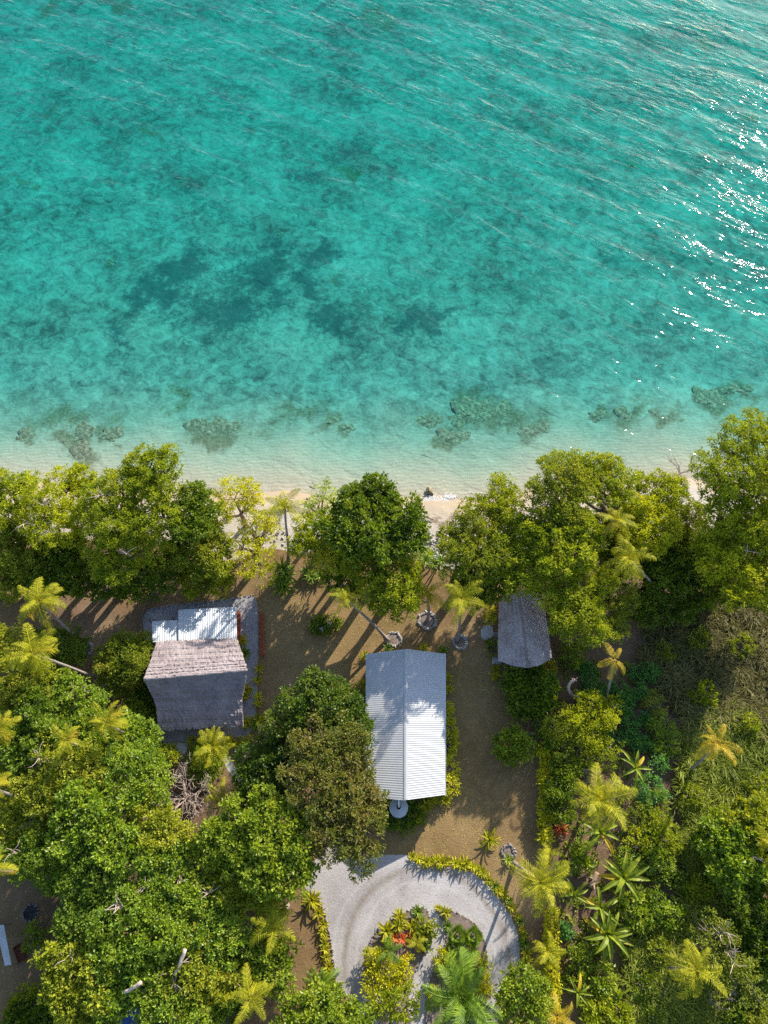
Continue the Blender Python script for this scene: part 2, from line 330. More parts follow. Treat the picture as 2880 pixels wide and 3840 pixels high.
def gravel(name, cols, ruts=None):
    m, N, L, P = new_mat(name); v = coords(N, L)
    a = noise_n(N, L, .3, 5, .6, v, .3); b = noise_n(N, L, 5, 5, .8, v)
    f = math_n(N, L, 'ADD', math_n(N, L, 'MULTIPLY', a.outputs[0], .55), math_n(N, L, 'MULTIPLY', b.outputs[0], .45))
    r = ramp(N, [(.34, cols[0]), (.5, cols[1]), (.66, cols[2])]); L.new(f, r.inputs[0])
    tr = noise_n(N, L, .9, 4, .6, v); tm = math_n(N, L, 'MULTIPLY', math_n(N, L, 'SUBTRACT', tr.outputs[0], .6), 5.0, True)
    c = mixc(N, L, math_n(N, L, 'MULTIPLY', tm, .35), r.outputs[0], (.23, .19, .15))
    if ruts:                                  # dirt strip and wheel tracks round the turning circle
        vd = N.new('ShaderNodeVectorMath'); vd.operation = 'DISTANCE'; L.new(v, vd.inputs[0]); vd.inputs[1].default_value = ruts[:3]
        wob = math_n(N, L, 'ADD', vd.outputs['Value'], math_n(N, L, 'MULTIPLY', a.outputs[0], 1.4))
        for rr, wd, am, cl in ((ruts[3], .5, .6, (.17, .135, .10)), (ruts[3] - 1.3, .3, .4, (.47, .44, .43)), (ruts[3] + 1.2, .3, .4, (.47, .44, .43))):
            g = math_n(N, L, 'SUBTRACT', 1.0, math_n(N, L, 'DIVIDE', math_n(N, L, 'ABSOLUTE', math_n(N, L, 'SUBTRACT', wob, rr)), wd), True)
            c = mixc(N, L, math_n(N, L, 'MULTIPLY', math_n(N, L, 'MULTIPLY', g, am * 2), tr.outputs[0]), c, cl)
    L.new(c, P.inputs['Base Color']); P.inputs['Roughness'].default_value = .95; bump_n(N, L, b.outputs[0], .7, .08, P); return m
M['gravel'] = gravel('driveway_gravel', ((.22, .195, .185), (.345, .315, .305), (.45, .42, .41)), tuple(W(1600, 3600)) + (8.9,))
M['yard'] = gravel('yard_gravel', ((.14, .13, .14), (.26, .245, .26), (.38, .36, .37)))
M['bed'] = simple('bed_soil', [(.3, (.10, .075, .06)), (.7, (.26, .2, .165))], 2.5, .95, .6, .06)
M['coral'] = simple('coral_rock', [(.36, (.12, .10, .065)), (.5, (.23, .19, .12)), (.62, (.40, .34, .23))], 1.9, .95, .8, .2)

# ------------------------------------------------------------------ sea, seabed, beach, ground
def gridfaces(nx, ny):
    i, j = np.meshgrid(np.arange(nx - 1), np.arange(ny - 1)); a = (j * nx + i).ravel()
    return np.stack([a, a + 1, a + nx + 1, a + nx], 1)
def axis(lo, hi, step, far):
    core = np.arange(lo, hi + step, step); g = []; d = step * 2; p = hi + step
    while p < far: p += d; d *= 1.6; g.append(p)
    g = np.array(g); return core, g
def xs_axis(step, lim=100, far=700):
    core, g = axis(-lim, lim, step, far); return np.concatenate([-g[::-1], core, g])
def inv_np(x, y, z):
    h = CAM_H - z; cz = (y / h) * _s + _c; cy = (y / h) * _c - _s
    return 1440 + F * (x / h) / cz, 1920 - F * cy / cz
def blobs(u, v, lst):
    o = np.zeros_like(u); u0, v0 = u, v
    u = u0 + 26 * np.sin(v0 * .031 + 1) + 15 * np.sin(v0 * .083 + u0 * .02) + 8 * np.sin(v0 * .21); v = v0 + 16 * np.sin(u0 * .037) + 10 * np.sin(u0 * .091 + v0 * .03 + 2) + 6 * np.sin(u0 * .23 + 1)
    for (cu, cv, ru, rv, w) in lst:
        q = ((u - cu) / ru) ** 2 + ((v - cv) / rv) ** 2
        o = np.maximum(o, w * np.exp(-q * .8))
    return o
WEED = [(455, 1250, 28, 110, .75), (490, 1130, 45, 60, .9), (590, 1090, 110, 60, .95), (690, 1010, 110, 70, .95), (620, 1170, 110, 60, .5),
        (760, 1160, 120, 80, .75), (880, 1180, 110, 90, .85), (900, 1060, 100, 80, .65), (1010, 1020, 90, 90, .85), (1020, 1130, 70, 70, .7), (1190, 960, 90, 60, .8),
        (1160, 1060, 40, 100, .9), (1220, 1190, 50, 60, .9), (1285, 1210, 55, 70, .95), (1340, 1290, 45, 40, .6), (1010, 910, 70, 50, .6), (860, 950, 160, 60, .5), (720, 960, 90, 60, .7),
        (1550, 1200, 60, 60, .85), (1630, 1200, 60, 70, .95), (1620, 1320, 90, 60, .45), (1290, 560, 60, 60, .65), (1180, 660, 110, 35, .7), (800, 800, 140, 60, .45), (620, 640, 90, 40, .4),
        (230, 440, 120, 80, .4), (300, 560, 120, 70, .35), (1720, 580, 90, 40, .4), (1900, 370, 180, 70, .4), (2300, 980, 50, 40, .6), (1250, 30, 60, 30, .6), (60, 700, 70, 40, .4), (2200, 1330, 200, 60, .35), (1480, 640, 60, 40, .5)]
RUBBLE = [(170, 1580, 130, 45, .6), (130, 1640, 50, 18, .8), (240, 1555, 90, 45, .7), (290, 1650, 70, 50, .85), (300, 1720, 55, 55, .75), (420, 1640, 55, 30, .9), (430, 1570, 60, 45, .55), (690, 1470, 50, 60, .65), (640, 1530, 90, 25, .6),
          (820, 1640, 110, 45, .95), (800, 1560, 60, 40, .45), (1080, 1540, 120, 30, .65), (1050, 1580, 60, 30, .6), (1160, 1530, 50, 40, .6), (1230, 1590, 35, 45, .85), (1300, 1605, 25, 35, .7), (1000, 1620, 90, 25, .5),
          (1600, 1570, 55, 40, .7), (1690, 1640, 60, 45, .95), (1760, 1540, 90, 70, .85), (1850, 1560, 90, 50, .8), (1920, 1590, 50, 45, .8), (2010, 1600, 70, 70, .7), (1810, 1480, 70, 40, .6), (1980, 1540, 60, 50, .55), (2240, 1560, 45, 25, .8), (2350, 1560, 60, 50, .7), (2470, 1565, 60, 35, .8), (2400, 1500, 70, 40, .45),
          (2660, 1510, 70, 40, .98), (2740, 1470, 40, 35, .9), (2800, 1470, 40, 30, .8), (2520, 1530, 80, 30, .5), (2700, 1585, 60, 30, .5), (2100, 1540, 60, 30, .4),
          (200, 45, 40, 30, .9), (460, 15, 60, 30, .9), (1420, 70, 60, 50, .8), (215, 435, 32, 22, .7), (550, 505, 45, 22, .7), (2060, 520, 45, 60, .45), (1330, 640, 50, 30, .8), (1230, 850, 30, 20, .5), (700, 690, 40, 20, .5), (100, 680, 120, 20, .55), (2640, 160, 40, 40, .6), (2020, 690, 60, 20, .5), (1770, 700, 70, 30, .5), (1270, 1060, 30, 20, .6), (690, 1480, 30, 60, .7)]
xa = xs_axis(.5); core, g = axis(0, 150, .5, 800); da = np.concatenate([core, g])
X, D = np.meshgrid(xa, da); Y = shore(np.clip(X, -140, 140)) + D; Z = -depth(D)
sm = np.sin(X * .31 + 2 * np.sin(Y * .17)) * np.sin(Y * .27 + 1.3 * np.sin(X * .21)); Z = Z + sm * .10 * np.clip(D / 12, 0, 1)
U, V = inv_np(X, Y, Z)
struct(mesh_np('seabed', np.stack([X, Y, Z], -1), gridfaces(len(xa), len(da)), M['seabed'],
       vattr={'near': np.clip(1.2 - D / 15, 0, 1).ravel(), 'weed': blobs(U, V, WEED).ravel(), 'rubble': blobs(U, V, RUBBLE).ravel()}, smooth=True))
# the water: a closed body whose top carries the swell
xw = xs_axis(.42, 96); core, g = axis(0, 148, .42, 760); yw = np.concatenate([core, g]) + 36.0
X, Y = np.meshgrid(xw, yw)
def wave(dx, dy, lam, amp, ph, warp=.8):
    l = math.hypot(dx, dy); k = 2 * math.pi / lam
    q = (X * dx + Y * dy) / l * k + ph + warp * np.sin(X * .11 * dy / l - Y * .09 * dx / l + ph)
    return amp * (np.sin(q) + .25 * np.cos(2 * q))
far_fade = np.clip((Y - shore(np.clip(X, -140, 140))) / 30.0, .06, 1)
fade = far_fade * np.where((np.abs(X) < 98) & (Y < 186), 1, 0)
Z = (wave(.6, .8, 8.0, .06, 0) + wave(.45, .9, 5.1, .022, 1.3) + wave(.75, .65, 3.3, .013, 2.1, 1.2) + wave(.2, 1, 11, .025, .4) + wave(.9, .4, 2.3, .007, 4.0, 1.4)) * fade
n0 = Z.size; vt = np.stack([X, Y, Z], -1).reshape(-1, 3); nx, ny = len(xw), len(yw); ft = gridfaces(nx, ny)
vb = np.array([[xw[0], yw[0], -9], [xw[-1], yw[0], -9], [xw[-1], yw[-1], -9], [xw[0], yw[-1], -9]])
me = bpy.data.meshes.new('sea')
fl = [tuple(q) for q in ft.tolist()]; b0 = n0
bot = list(range(nx)); rt = [j * nx + nx - 1 for j in range(ny)]; tp = [(ny - 1) * nx + i for i in range(nx)]; lf = [j * nx for j in range(ny)]
fl += [tuple([b0, b0 + 1] + bot[::-1]), tuple([b0 + 1, b0 + 2] + rt[::-1]), tuple([b0 + 2, b0 + 3] + tp), tuple([b0 + 3, b0] + lf), (b0 + 3, b0 + 2, b0 + 1, b0)]
me.from_pydata(np.concatenate([vt, vb]).tolist(), [], fl); me.update(); me.materials.append(M['water'])
sm_ = np.zeros(len(me.polygons), dtype=bool); sm_[:len(ft)] = True; me.polygons.foreach_set('use_smooth', sm_)
struct(link(bpy.data.objects.new('sea', me)))
# beach strip and ground share a wavering seam
def seam(x): return 9.5 + 1.3 * np.sin(x * .23) + .9 * np.sin(x * .61 + 2)
xa = xs_axis(.5, 80); tt = np.linspace(0, 1, 26)
X, T_ = np.meshgrid(xa, tt); D = T_ * seam(X); Y = shore(np.clip(X, -140, 140)) - D; Z = landz(D) + .035 * np.sin(X * 1.7 + Y) * np.sin(Y * 2.1) * np.clip(D / 3, 0, 1)
U, V = inv_np(X, Y, Z)
DEB = [(1640, 1945, 110, 28, 1), (1600, 1925, 40, 14, .8), (1750, 1930, 60, 14, .7), (1520, 1830, 45, 20, .6), (1250, 1990, 200, 30, .5)]
STO = [(1640, 2075, 90, 60, 1), (1000, 1990, 110, 70, .55), (2560, 1870, 140, 50, .8), (1200, 1960, 150, 30, .3), (100, 1960, 200, 60, .4)]
struct(mesh_np('beach', np.stack([X, Y, Z], -1), gridfaces(len(xa), 26)[:, ::-1], M['beach'],
       vattr={'wet': np.clip(1.2 - D / 3.2, 0, 1).ravel(), 'debris': blobs(U, V, DEB).ravel(), 'stony': blobs(U, V, STO).ravel()}, smooth=True))
core, g = axis(0, 75, .5, 700); da = np.concatenate([core, g])
X, D = np.meshgrid(xa, da); ye = seam(X); Y = shore(np.clip(X, -140, 140)) - ye - D; Z = landz(ye + D)
U, V = inv_np(X, Y, Z)
inside = (U > -300) & (U < 3200) & (V < 4300)
SOIL = [(420, 2150, 600, 110, .75), (300, 2300, 260, 140, .75), (450, 3200, 560, 800, .9), (120, 3500, 160, 260, .55), (2500, 2850, 420, 800, 1), (2350, 2250, 600, 200, 1), (2200, 3300, 150, 600, .9), (1300, 2130, 260, 60, .5), (1000, 2160, 140, 60, .6), (1100, 3000, 160, 240, .5), (1800, 2180, 140, 80, .5)]
so = np.where(inside, blobs(U, V, SOIL), .8)
struct(mesh_np('ground', np.stack([X, Y, Z], -1), gridfaces(len(xa), len(da))[:, ::-1], M['ground'], vattr={'soil': so.ravel()}, smooth=True))

# ------------------------------------------------------------------ flat sheets: driveway, yard, paths, beds
def smooth_poly(px, it=2):
    for _ in range(it):
        q = []
        for i in range(len(px)):
            a, b = px[i], px[(i + 1) % len(px)]
            q += [(a[0] * .75 + b[0] * .25, a[1] * .75 + b[1] * .25), (a[0] * .25 + b[0] * .75, a[1] * .25 + b[1] * .75)]
        px = q
    return px
def sheet(name, px, z, mat, th=.0, it=2, jit=0.0):
    pts = [W(u, v, z) for u, v in smooth_poly(px, it)]
    if jit: pts = [Vector((p.x + rnd.uniform(-jit, jit), p.y + rnd.uniform(-jit, jit), p.z)) for p in pts]
    a = sum(pts[i].x * pts[(i + 1) % len(pts)].y - pts[(i + 1) % len(pts)].x * pts[i].y for i in range(len(pts)))
    if a < 0: pts = pts[::-1]
    m = MB(); m.slab(pts, th or .004); return m.build(name, mat)
DRIVE = [(1250, 3090), (1285, 3120), (1290, 3180), (1330, 3215), (1377, 3225), (1440, 3206), (1527, 3202), (1545, 3232), (1597, 3246), (1683, 3252), (1741, 3261), (1799, 3287), (1863, 3354), (1909, 3424),
         (1938, 3487), (1950, 3545), (1950, 3650), (1909, 3725), (1886, 3775), (1860, 3840), (1840, 3960), (1400, 3960), (1420, 3850), (1359, 3805), (1307, 3742), (1261, 3684), (1249, 3603), (1238, 3516), (1220, 3441), (1191, 3360), (1130, 3325), (1150, 3256), (1215, 3195), (1235, 3130)]
struct(sheet('driveway', DRIVE, ZL + .012, M['gravel'], jit=.05))
BEDL = [(1602, 3402), (1539, 3412), (1469, 3447), (1417, 3487), (1388, 3533), (1372, 3580), (1372, 3649), (1385, 3719), (1403, 3777), (1430, 3850), (1450, 3950), (1560, 3950), (1530, 3800), (1532, 3720), (1560, 3625), (1610, 3550), (1628, 3490), (1608, 3440)]
BEDR = [(1631, 3397), (1689, 3418), (1741, 3435), (1782, 3464), (1805, 3499), (1822, 3545), (1830, 3632), (1822, 3719), (1810, 3800), (1800, 3950), (1610, 3950), (1594, 3760), (1606, 3690), (1646, 3600), (1680, 3520), (1662, 3450)]
struct(sheet('garden_bed', BEDL, ZL + .10, M['bed'], .12, jit=.05)); struct(sheet('garden_bed', BEDR, ZL + .10, M['bed'], .12, jit=.05))
YARD = [(535, 2284), (640, 2268), (720, 2262), (900, 2238), (958, 2232), (970, 2300), (966, 2500), (960, 2720), (932, 2752), (905, 2780), (690, 2800), (600, 2792), (575, 2700), (548, 2500), (540, 2400)]
struct(sheet('gravel_yard', YARD, ZL + .012, M['yard'], jit=.06))
struct(sheet('stone_path', [(818, 2818), (842, 2818), (872, 2860), (905, 2905), (905, 2935), (880, 2925), (850, 2880), (825, 2840)], ZL + .012, M['paleslab'], jit=.05))
struct(sheet('concrete_apron', [(594, 2700), (905, 2690), (908, 2768), (598, 2784)], ZL + .05, M['concrete'], .06, it=0))
tag(sheet('concrete_slab', [(660, 2786), (702, 2788), (700, 2826), (664, 2826)], ZL + .05, M['paleslab'], .06, 1), 'pale concrete slab on bare soil beside the leafless fallen tree', 'slab')
tag(sheet('concrete_slab', [(1802, 2352), (1846, 2340), (1852, 2392), (1806, 2402)], ZL + .08, M['paleslab'], .1, 1), 'pale grey concrete pad beside the upper left side of the small thatched hut', 'slab')
tag(sheet('concrete_slab', [(1848, 2372), (1872, 2370), (1872, 2430), (1850, 2432)], ZL + .06, M['concrete'], .1, 0), 'narrow grey slab squeezed between the pale pad and small thatched hut', 'slab')
tag(sheet('concrete_slab', [(1846, 2462), (1880, 2468), (1876, 2492), (1846, 2490)], ZL + .06, M['paleslab'], .1, 0), 'small pale slab at the lower left corner of the small thatched hut', 'slab')

# ------------------------------------------------------------------ foliage engine
def unit(a): return a / np.maximum(np.linalg.norm(a, axis=1, keepdims=True), 1e-6)
def leaf_arrays(c, ax, no, L, Wd, fold=.12, droop=.12):
    side = unit(np.cross(ax, no)); no2 = np.cross(side, ax)
    L = L[:, None]; Wd = Wd[:, None]
    mid = c + ax * L * .45 + no2 * L * fold
    v = np.stack([c, mid - side * Wd * .5, c + ax * L - no2 * L * droop, mid + side * Wd * .5], 1)
    n = len(c); b = np.arange(n) * 4
    f = np.concatenate([np.stack([b, b + 3, b + 2], 1), np.stack([b, b + 2, b + 1], 1)], 0)
    return v.reshape(-1, 3), f
def crown_arrays(lobes, q, clump=.6, nleaf=22, leaf=(.34, .2), dens=1.0, low=-.45, rough=.16, inner=.4):
    """lobes: (x, y, z, r, rz). Leaf clumps over each lobe's upper shell and some inside it."""
    new = []
    for (x, y, z, r, rz) in lobes:
        if r < 1.3: new.append((x, y, z, r, rz)); continue
        new.append((x, y, z - .12 * rz, r * .72, rz * .72)); m_ = 7 + int(r)
        for k in range(m_):
            th = 2.39996 * k + q.uniform(-.4, .4); zz = .95 - 1.15 * (k + .5) / m_; h = math.sqrt(max(0, 1 - zz * zz)); e = q.uniform(.55, 1.08); rr = r * q.uniform(.2, .46)
            if q.random() < .18: continue
            new.append((x + r * e * h * math.cos(th), y + r * e * h * math.sin(th), z + rz * e * zz, rr, rr * .82))
    lobes = new
    LC = np.array([l[:3] for l in lobes]); LR = np.array([[l[3], l[3], l[4]] for l in lobes])
    cc = []; oo = []
    for i in range(len(lobes)):
        c, r = LC[i], LR[i]
        n = max(5, int(2 * math.pi * r[0] * (r[0] * .55 + r[2] * .45) * 1.25 / (clump * clump * 2.2) * dens))
        for sh, nn in ((1.0, n), (.66, int(n * inner))):
            d = q.normal(size=(nn * 2, 3)); d = unit(d); d = d[d[:, 2] > low][:nn]
            az = np.arctan2(d[:, 1], d[:, 0]); wob = 1 + rough * np.sin(3 * az + i) * np.cos(d[:, 2] * 4 + i * 2) + rough * .7 * np.sin(7 * az + 2 * i + d[:, 2] * 5)
            p = c + d * r * (q.uniform(.80, 1.06, (len(d), 1)) * sh * wob[:, None])
            keep = np.ones(len(p), bool)
            for j in range(len(lobes)):
                if j != i: keep &= (((p - LC[j]) / LR[j]) ** 2).sum(1) > .52
            cc.append(p[keep]); oo.append(unit(d[keep] / r))
    cc = np.concatenate(cc); oo = np.concatenate(oo)
    m = len(cc); k = nleaf
    cs = q.uniform(.45, 1.5, m)
    rep = np.repeat(np.arange(m), k); n = len(rep)
    rad = unit(q.normal(size=(n, 3)) + oo[rep] * .9 + np.array([0, 0, .55]))
    pos = cc[rep] + rad * (clump * cs[rep] * q.uniform(.25, 1.0, n))[:, None] * np.array([1, 1, .75])
    ax = unit(rad + q.normal(size=(n, 3)) * .45 + np.array([0, 0, -.15]))
    up = unit(oo[rep] * .8 + np.array([0, 0, .9]) + q.normal(size=(n, 3)) * .5)
    L = leaf[0] * q.uniform(.55, 1.45, n); Wd = leaf[1] * q.uniform(.7, 1.25, n)
    v, f = leaf_arrays(pos, ax, up, L, Wd)
    cr = q.uniform(0, 1, m); a = np.clip(.6 * q.uniform(0, 1, n) + .4 * cr[rep], 0, 1)
    return v, f, np.concatenate([a, a])
STY = {  # clump radius, leaves per clump, leaf size, density
    'gold': (.5, 24, (.27, .15), 1.0), 'lime': (.5, 26, (.28, .16), 1.15), 'olive': (.5, 24, (.28, .16), 1.1), 'deep': (.5, 24, (.33, .19), 1.1),
    'broad': (.46, 24, (.29, .20), 1.15), 'fresh': (.48, 24, (.33, .2), 1.1), 'russet': (.5, 24, (.33, .18), 1.1), 'darktree': (.5, 24, (.33, .18), 1.1),
    'blue': (.38, 16, (.34, .17), 1.0), 'sparse': (.42, 12, (.30, .14), .45), 'yellowhedge': (.34, 16, (.26, .14), 1.3)}
_seed = [100]
def q_():
    _seed[0] += 1; return np.random.default_rng(_seed[0])
def limb_pts(a, b, k=4, bow=.15, q=None):
    a, b = Vector(a), Vector(b); n = (b - a); L = n.length
    off = Vector((rnd.uniform(-1, 1), rnd.uniform(-1, 1), rnd.uniform(-.3, .6))) * L * bow
    return [a + n * (i / k) + off * math.sin(math.pi * i / k) + Vector((rnd.uniform(-1, 1), rnd.uniform(-1, 1), 0)) * L * .025 * (0 < i < k) for i in range(k + 1)]
def tree(name, label, sty, lobes, cat='tree', group=None, mat=None, zc=8.0, flat=.72, trunk=True, bare=0, base=None, dens=1.0, leafscale=1.0, inner=.4, barkmat='bark', low=-.45):
    """lobes: (u, v, r) or (u, v, r, zc) in survey units, zc = height of lobe centre above the land."""
    LB = []
    for l in lobes:
        z = ZL + (l[3] if len(l) > 3 else zc); p = W(l[0], l[1], z); r = l[2] * S(l[1], z)
        LB.append((p.x, p.y, p.z, r, r * flat))
    tot = sum(l[3] for l in LB); bx = sum(l[0] * l[3] for l in LB) / tot; by = sum(l[1] * l[3] for l in LB) / tot
    if base is not None: b = W(*base, ZL); bx, by = b.x, b.y
    gz = float(landz(np.array([max(0.0, float(shore(bx)) - by)]))[0])
    o = thing(name, label, cat, (bx, by, gz), group)
    loc = [(x - bx, y - by, z - gz, r, rz) for x, y, z, r, rz in LB]
    if trunk:
        m = MB(); big = max(l[3] for l in LB); tr = max(.06, min(.5, .075 * big + .05 * len(LB)))
        zt = min(l[2] for l in loc) * .55; top = Vector((rnd.uniform(-.3, .3), rnd.uniform(-.3, .3), max(.15, zt)))
        m.tube(limb_pts((0, 0, -.15), top, 4, .05), [tr * 1.25, tr, tr * .92, tr * .88, tr * .85], 8)
        for l in loc:
            e = Vector((l[0], l[1], l[2] + l[4] * .25)); m.tube(limb_pts(top - Vector((0, 0, .1)), e, 4, .12), [tr * .6, tr * .5, tr * .38, tr * .26, tr * .12], 6)
            for k in range(4):
                a = rnd.uniform(0, 6.28); s0 = top.lerp(e, rnd.uniform(.5, .95))
                m.tube(limb_pts(s0, e + Vector((math.cos(a) * l[3] * .75, math.sin(a) * l[3] * .75, l[4] * rnd.uniform(.0, .5))), 3, .12), [tr * .22, tr * .16, tr * .1, tr * .04], 5)
        m.build('trunk', M[barkmat], o, True)
    for k in range(bare):                     # bleached bare limbs poking through the leaves
        l = loc[k % len(loc)]; m = MB(); a = rnd.uniform(0, 6.28)
        s0 = Vector((l[0], l[1], l[2])); e = s0 + Vector((math.cos(a) * l[3] * .6, math.sin(a) * l[3] * .6, l[4] * 1.05))
        tw = limb_pts(s0, e, 5, .12); m.tube(tw, [.09, .075, .06, .05, .035, .02], 6)
        for _ in range(9):
            p0 = tw[rnd.randint(2, 5)]; d = Vector((rnd.uniform(-1, 1), rnd.uniform(-1, 1), rnd.uniform(.0, .7))).normalized() * rnd.uniform(.7, 1.7)
            m.tube(limb_pts(p0, p0 + d, 3, .18), [.045, .035, .028, .012], 5)
        m.build('bare_limb', M['deadwood'], o, True)
    c, n, lf, d = STY[sty]; leafscale *= (.85, 1.0, 1.2, 1.05, .92)[_seed[0] % 5]
    v, f, a = crown_arrays(loc, q_(), c, n, (lf[0] * leafscale, lf[1] * leafscale), d * dens, inner=inner, low=low)
    mesh_np('crown', v, f, M[mat or sty], o, attr={'rnd': a})
    return o
def bush(label, sty, lobes, zc=.9, **k):
    k.setdefault('cat', 'shrub'); k.setdefault('name', 'shrub'); nm = k.pop('name')
    return tree(nm, label, sty, lobes, zc=zc, flat=k.pop('flat', .8), **k)

# ------------------------------------------------------------------ palms, bananas, rosettes
_fr = {}
def frond_mesh(elev, kind, mat, var=0):
    key = (elev, kind, mat, var)
    if key in _fr: return _fr[key]
    q = np.random.default_rng(int(elev * 7 + 500) + len(kind) * 31)
    N = {'coco': 34, 'areca': 30, 'thick': 42}[kind]; V_ = []; F_ = []; A_ = []
    e0 = R(elev); cur = {'coco': 1.5, 'areca': 1.3, 'thick': 1.25}[kind] * (1, .72, 1.35)[var]; bend = (.1, -.5, .45)[var]
    t = np.linspace(0, 1, 15); p = [Vector((0, 0, 0))]; dirs = []
    for i in range(14):
        a = e0 - cur * (t[i] ** 1.3) * (0.75 + .25 * math.cos(e0)); b_ = bend * t[i]; dirs.append(Vector((math.cos(a) * math.cos(b_), math.cos(a) * math.sin(b_), math.sin(a)))); p.append(p[-1] + dirs[-1] / 14)
    dirs.append(dirs[-1])
    def at(s): k = min(13, int(s * 14)); fr = s * 14 - k; return p[k].lerp(p[k + 1], fr), dirs[k]
    mb = MB(); mb.tube(p, [.016 * (1 - .85 * x) for x in t], 5, False); V_ = list(mb.v); F_ = [x for x in mb.f]; A_ = [.85] * len(F_)
    for s in np.linspace(.12, .995, N):
        pos, d = at(s); up = Vector((0, 1, 0)).cross(d) * -1
        if up.z < 0: up = -up
        ln = .25 * (math.sin(math.pi * min(1, .16 + s * .84)) ** .6) + .03
        fw = .45 + .9 * s * s
        for sd_ in (-1, 1):
            if q.random() < .04: continue
            l = ln * q.uniform(.85, 1.12); dr = q.uniform(.3, .7)
            dv = (Vector((0, sd_, 0)) + d * fw + up * .22 + Vector((q.uniform(-.1, .1), 0, q.uniform(-.1, .1)))).normalized()
            w = .0095 if kind == 'coco' else .012
            m1 = pos + dv * l * .5 - Vector((0, 0, l * dr * .18)); e = pos + dv * l * .92 - Vector((0, 0, l * dr)); wd = d * w
            b = len(V_); V_ += [tuple(pos - wd * .6), tuple(pos + wd * .6), tuple(m1 + wd), tuple(m1 - wd), tuple(e)]
            F_ += [(b, b + 1, b + 2, b + 3), (b + 3, b + 2, b + 4)]; r_ = q.random() * .9; A_ += [r_, r_]
    me = bpy.data.meshes.new('frond'); me.from_pydata(V_, [], F_); me.update(); me.materials.append(M[mat])
    at_ = me.attributes.new('rnd', 'FLOAT', 'FACE'); at_.data.foreach_set('value', np.array(A_, np.float32)); _fr[key] = me
    return me
def palm(label, crown, r, z=10.0, base=None, n=18, kind='coco', mat='palm', group='coconut palms', name='palm_tree', cat='palm', dry=2, elev=(72, -38), thick=.2, wind=None, trunkmat='palmbark', nuts=True, start=None):
    top = W(crown[0], crown[1], ZL + z); b = W(*base, ZL) if base else Vector((top.x + rnd.uniform(-.6, .6), top.y + rnd.uniform(-.8, .2), ZL))
    gz = float(landz(np.array([max(0.0, float(shore(b.x)) - b.y)]))[0]); b.z = gz
    o = thing(name, label, cat, b, group); t = top - b
    pts = []
    for i in range(11):
        s = i / 10; h = Vector((t.x, t.y, 0)) * (s ** .8 * .75 + .25 * s * s); pts.append(Vector((h.x + .12 * math.sin(s * 5), h.y, t.z * s - .15 * (1 - s))))
    m = MB(); rr = [thick * (1.5 - .55 * min(1, s * 5) - .3 * s) for s in [k / 10 for k in range(11)]]
    m.tube(pts, rr, 9); m.build('trunk', M[trunkmat], o, True)
    L = r * S(crown[1], ZL + z) * 1.16; a0 = rnd.uniform(0, 6.28)
    for i in range(n):
        s = (i + .5) / n; e = elev[0] + (elev[1] - elev[0]) * s; e = round(e / 9) * 9
        mt = mat if i < n - dry else ('palmrust' if mat != 'palmdry' else 'palmdry')
        f = link(bpy.data.objects.new('frond', frond_mesh(e, kind, mt, rnd.randint(0, 2))), o)
        az = a0 + i * 2.39996 + rnd.uniform(-.4, .4)
        if start is not None: az = start[i]
        if wind is not None: az = az + .6 * math.sin(wind - az)
        k = L * rnd.uniform(.78, 1.15) * (.8 if s < .12 else 1); f.scale = (k, k, k); f.location = t; f.rotation_euler = (rnd.uniform(-.45, .45), rnd.uniform(-.15, .2), az)
    if nuts and kind == 'coco':
        m = MB()
        for k in range(7):
            a = rnd.uniform(0, 6.28); m.rock((t.x + .33 * math.cos(a), t.y + .33 * math.sin(a), t.z - .18 + rnd.uniform(-.15, .1)), .15, 1.15, k)
        m.build('coconut_bunch', M['coconut'], o, True)
    return o
M['coconut'] = simple('coconut_husk', [(.3, (.2, .14, .03)), (.7, (.42, .27, .06))], 2, .6, .1)
M['stem'] = simple('green_stem', [(.3, (.10, .12, .04)), (.7, (.2, .2, .08))], 3, .7, .2)
def blade_mesh(Lf, Wd, elev, cur, q, fold=.18, nseg=7, notch=False):
    """one arched strap or paddle leaf along +X"""
    a = R(elev); p = np.zeros(3); rows = []
    for i in range(nseg + 1):
        s = i / nseg; w = Wd * (math.sin(math.pi * (.06 + .94 * s) ** .75) ** .8 if notch else (math.sin(math.pi * (.12 + .86 * s)) ** .6)) * .5 + .004
        nrm = np.array([-math.sin(a), 0, math.cos(a)]); jig = q.uniform(.9, 1.08)
        rows.append([p + np.array([0, -w * jig, 0]) + nrm * w * fold * 2, p.copy(), p + np.array([0, w * jig, 0]) + nrm * w * fold * 2])
        st = Lf / nseg; p = p + np.array([math.cos(a), 0, math.sin(a)]) * st; a -= cur / nseg
    return rows
def rot_rows(rows, az, org):
    ca, sa = math.cos(az), math.sin(az)
    return [[(org[0] + x * ca - y * sa, org[1] + x * sa + y * ca, org[2] + z) for x, y, z in r] for r in rows]
def set_rnd(o, lo=0.0, hi=1.0, per=1):
    n = len(o.data.polygons); q = q_(); a = np.repeat(q.uniform(lo, hi, n // per + 1), per)[:n]
    at = o.data.attributes.new('rnd', 'FLOAT', 'FACE'); at.data.foreach_set('value', a.astype(np.float32)); return o
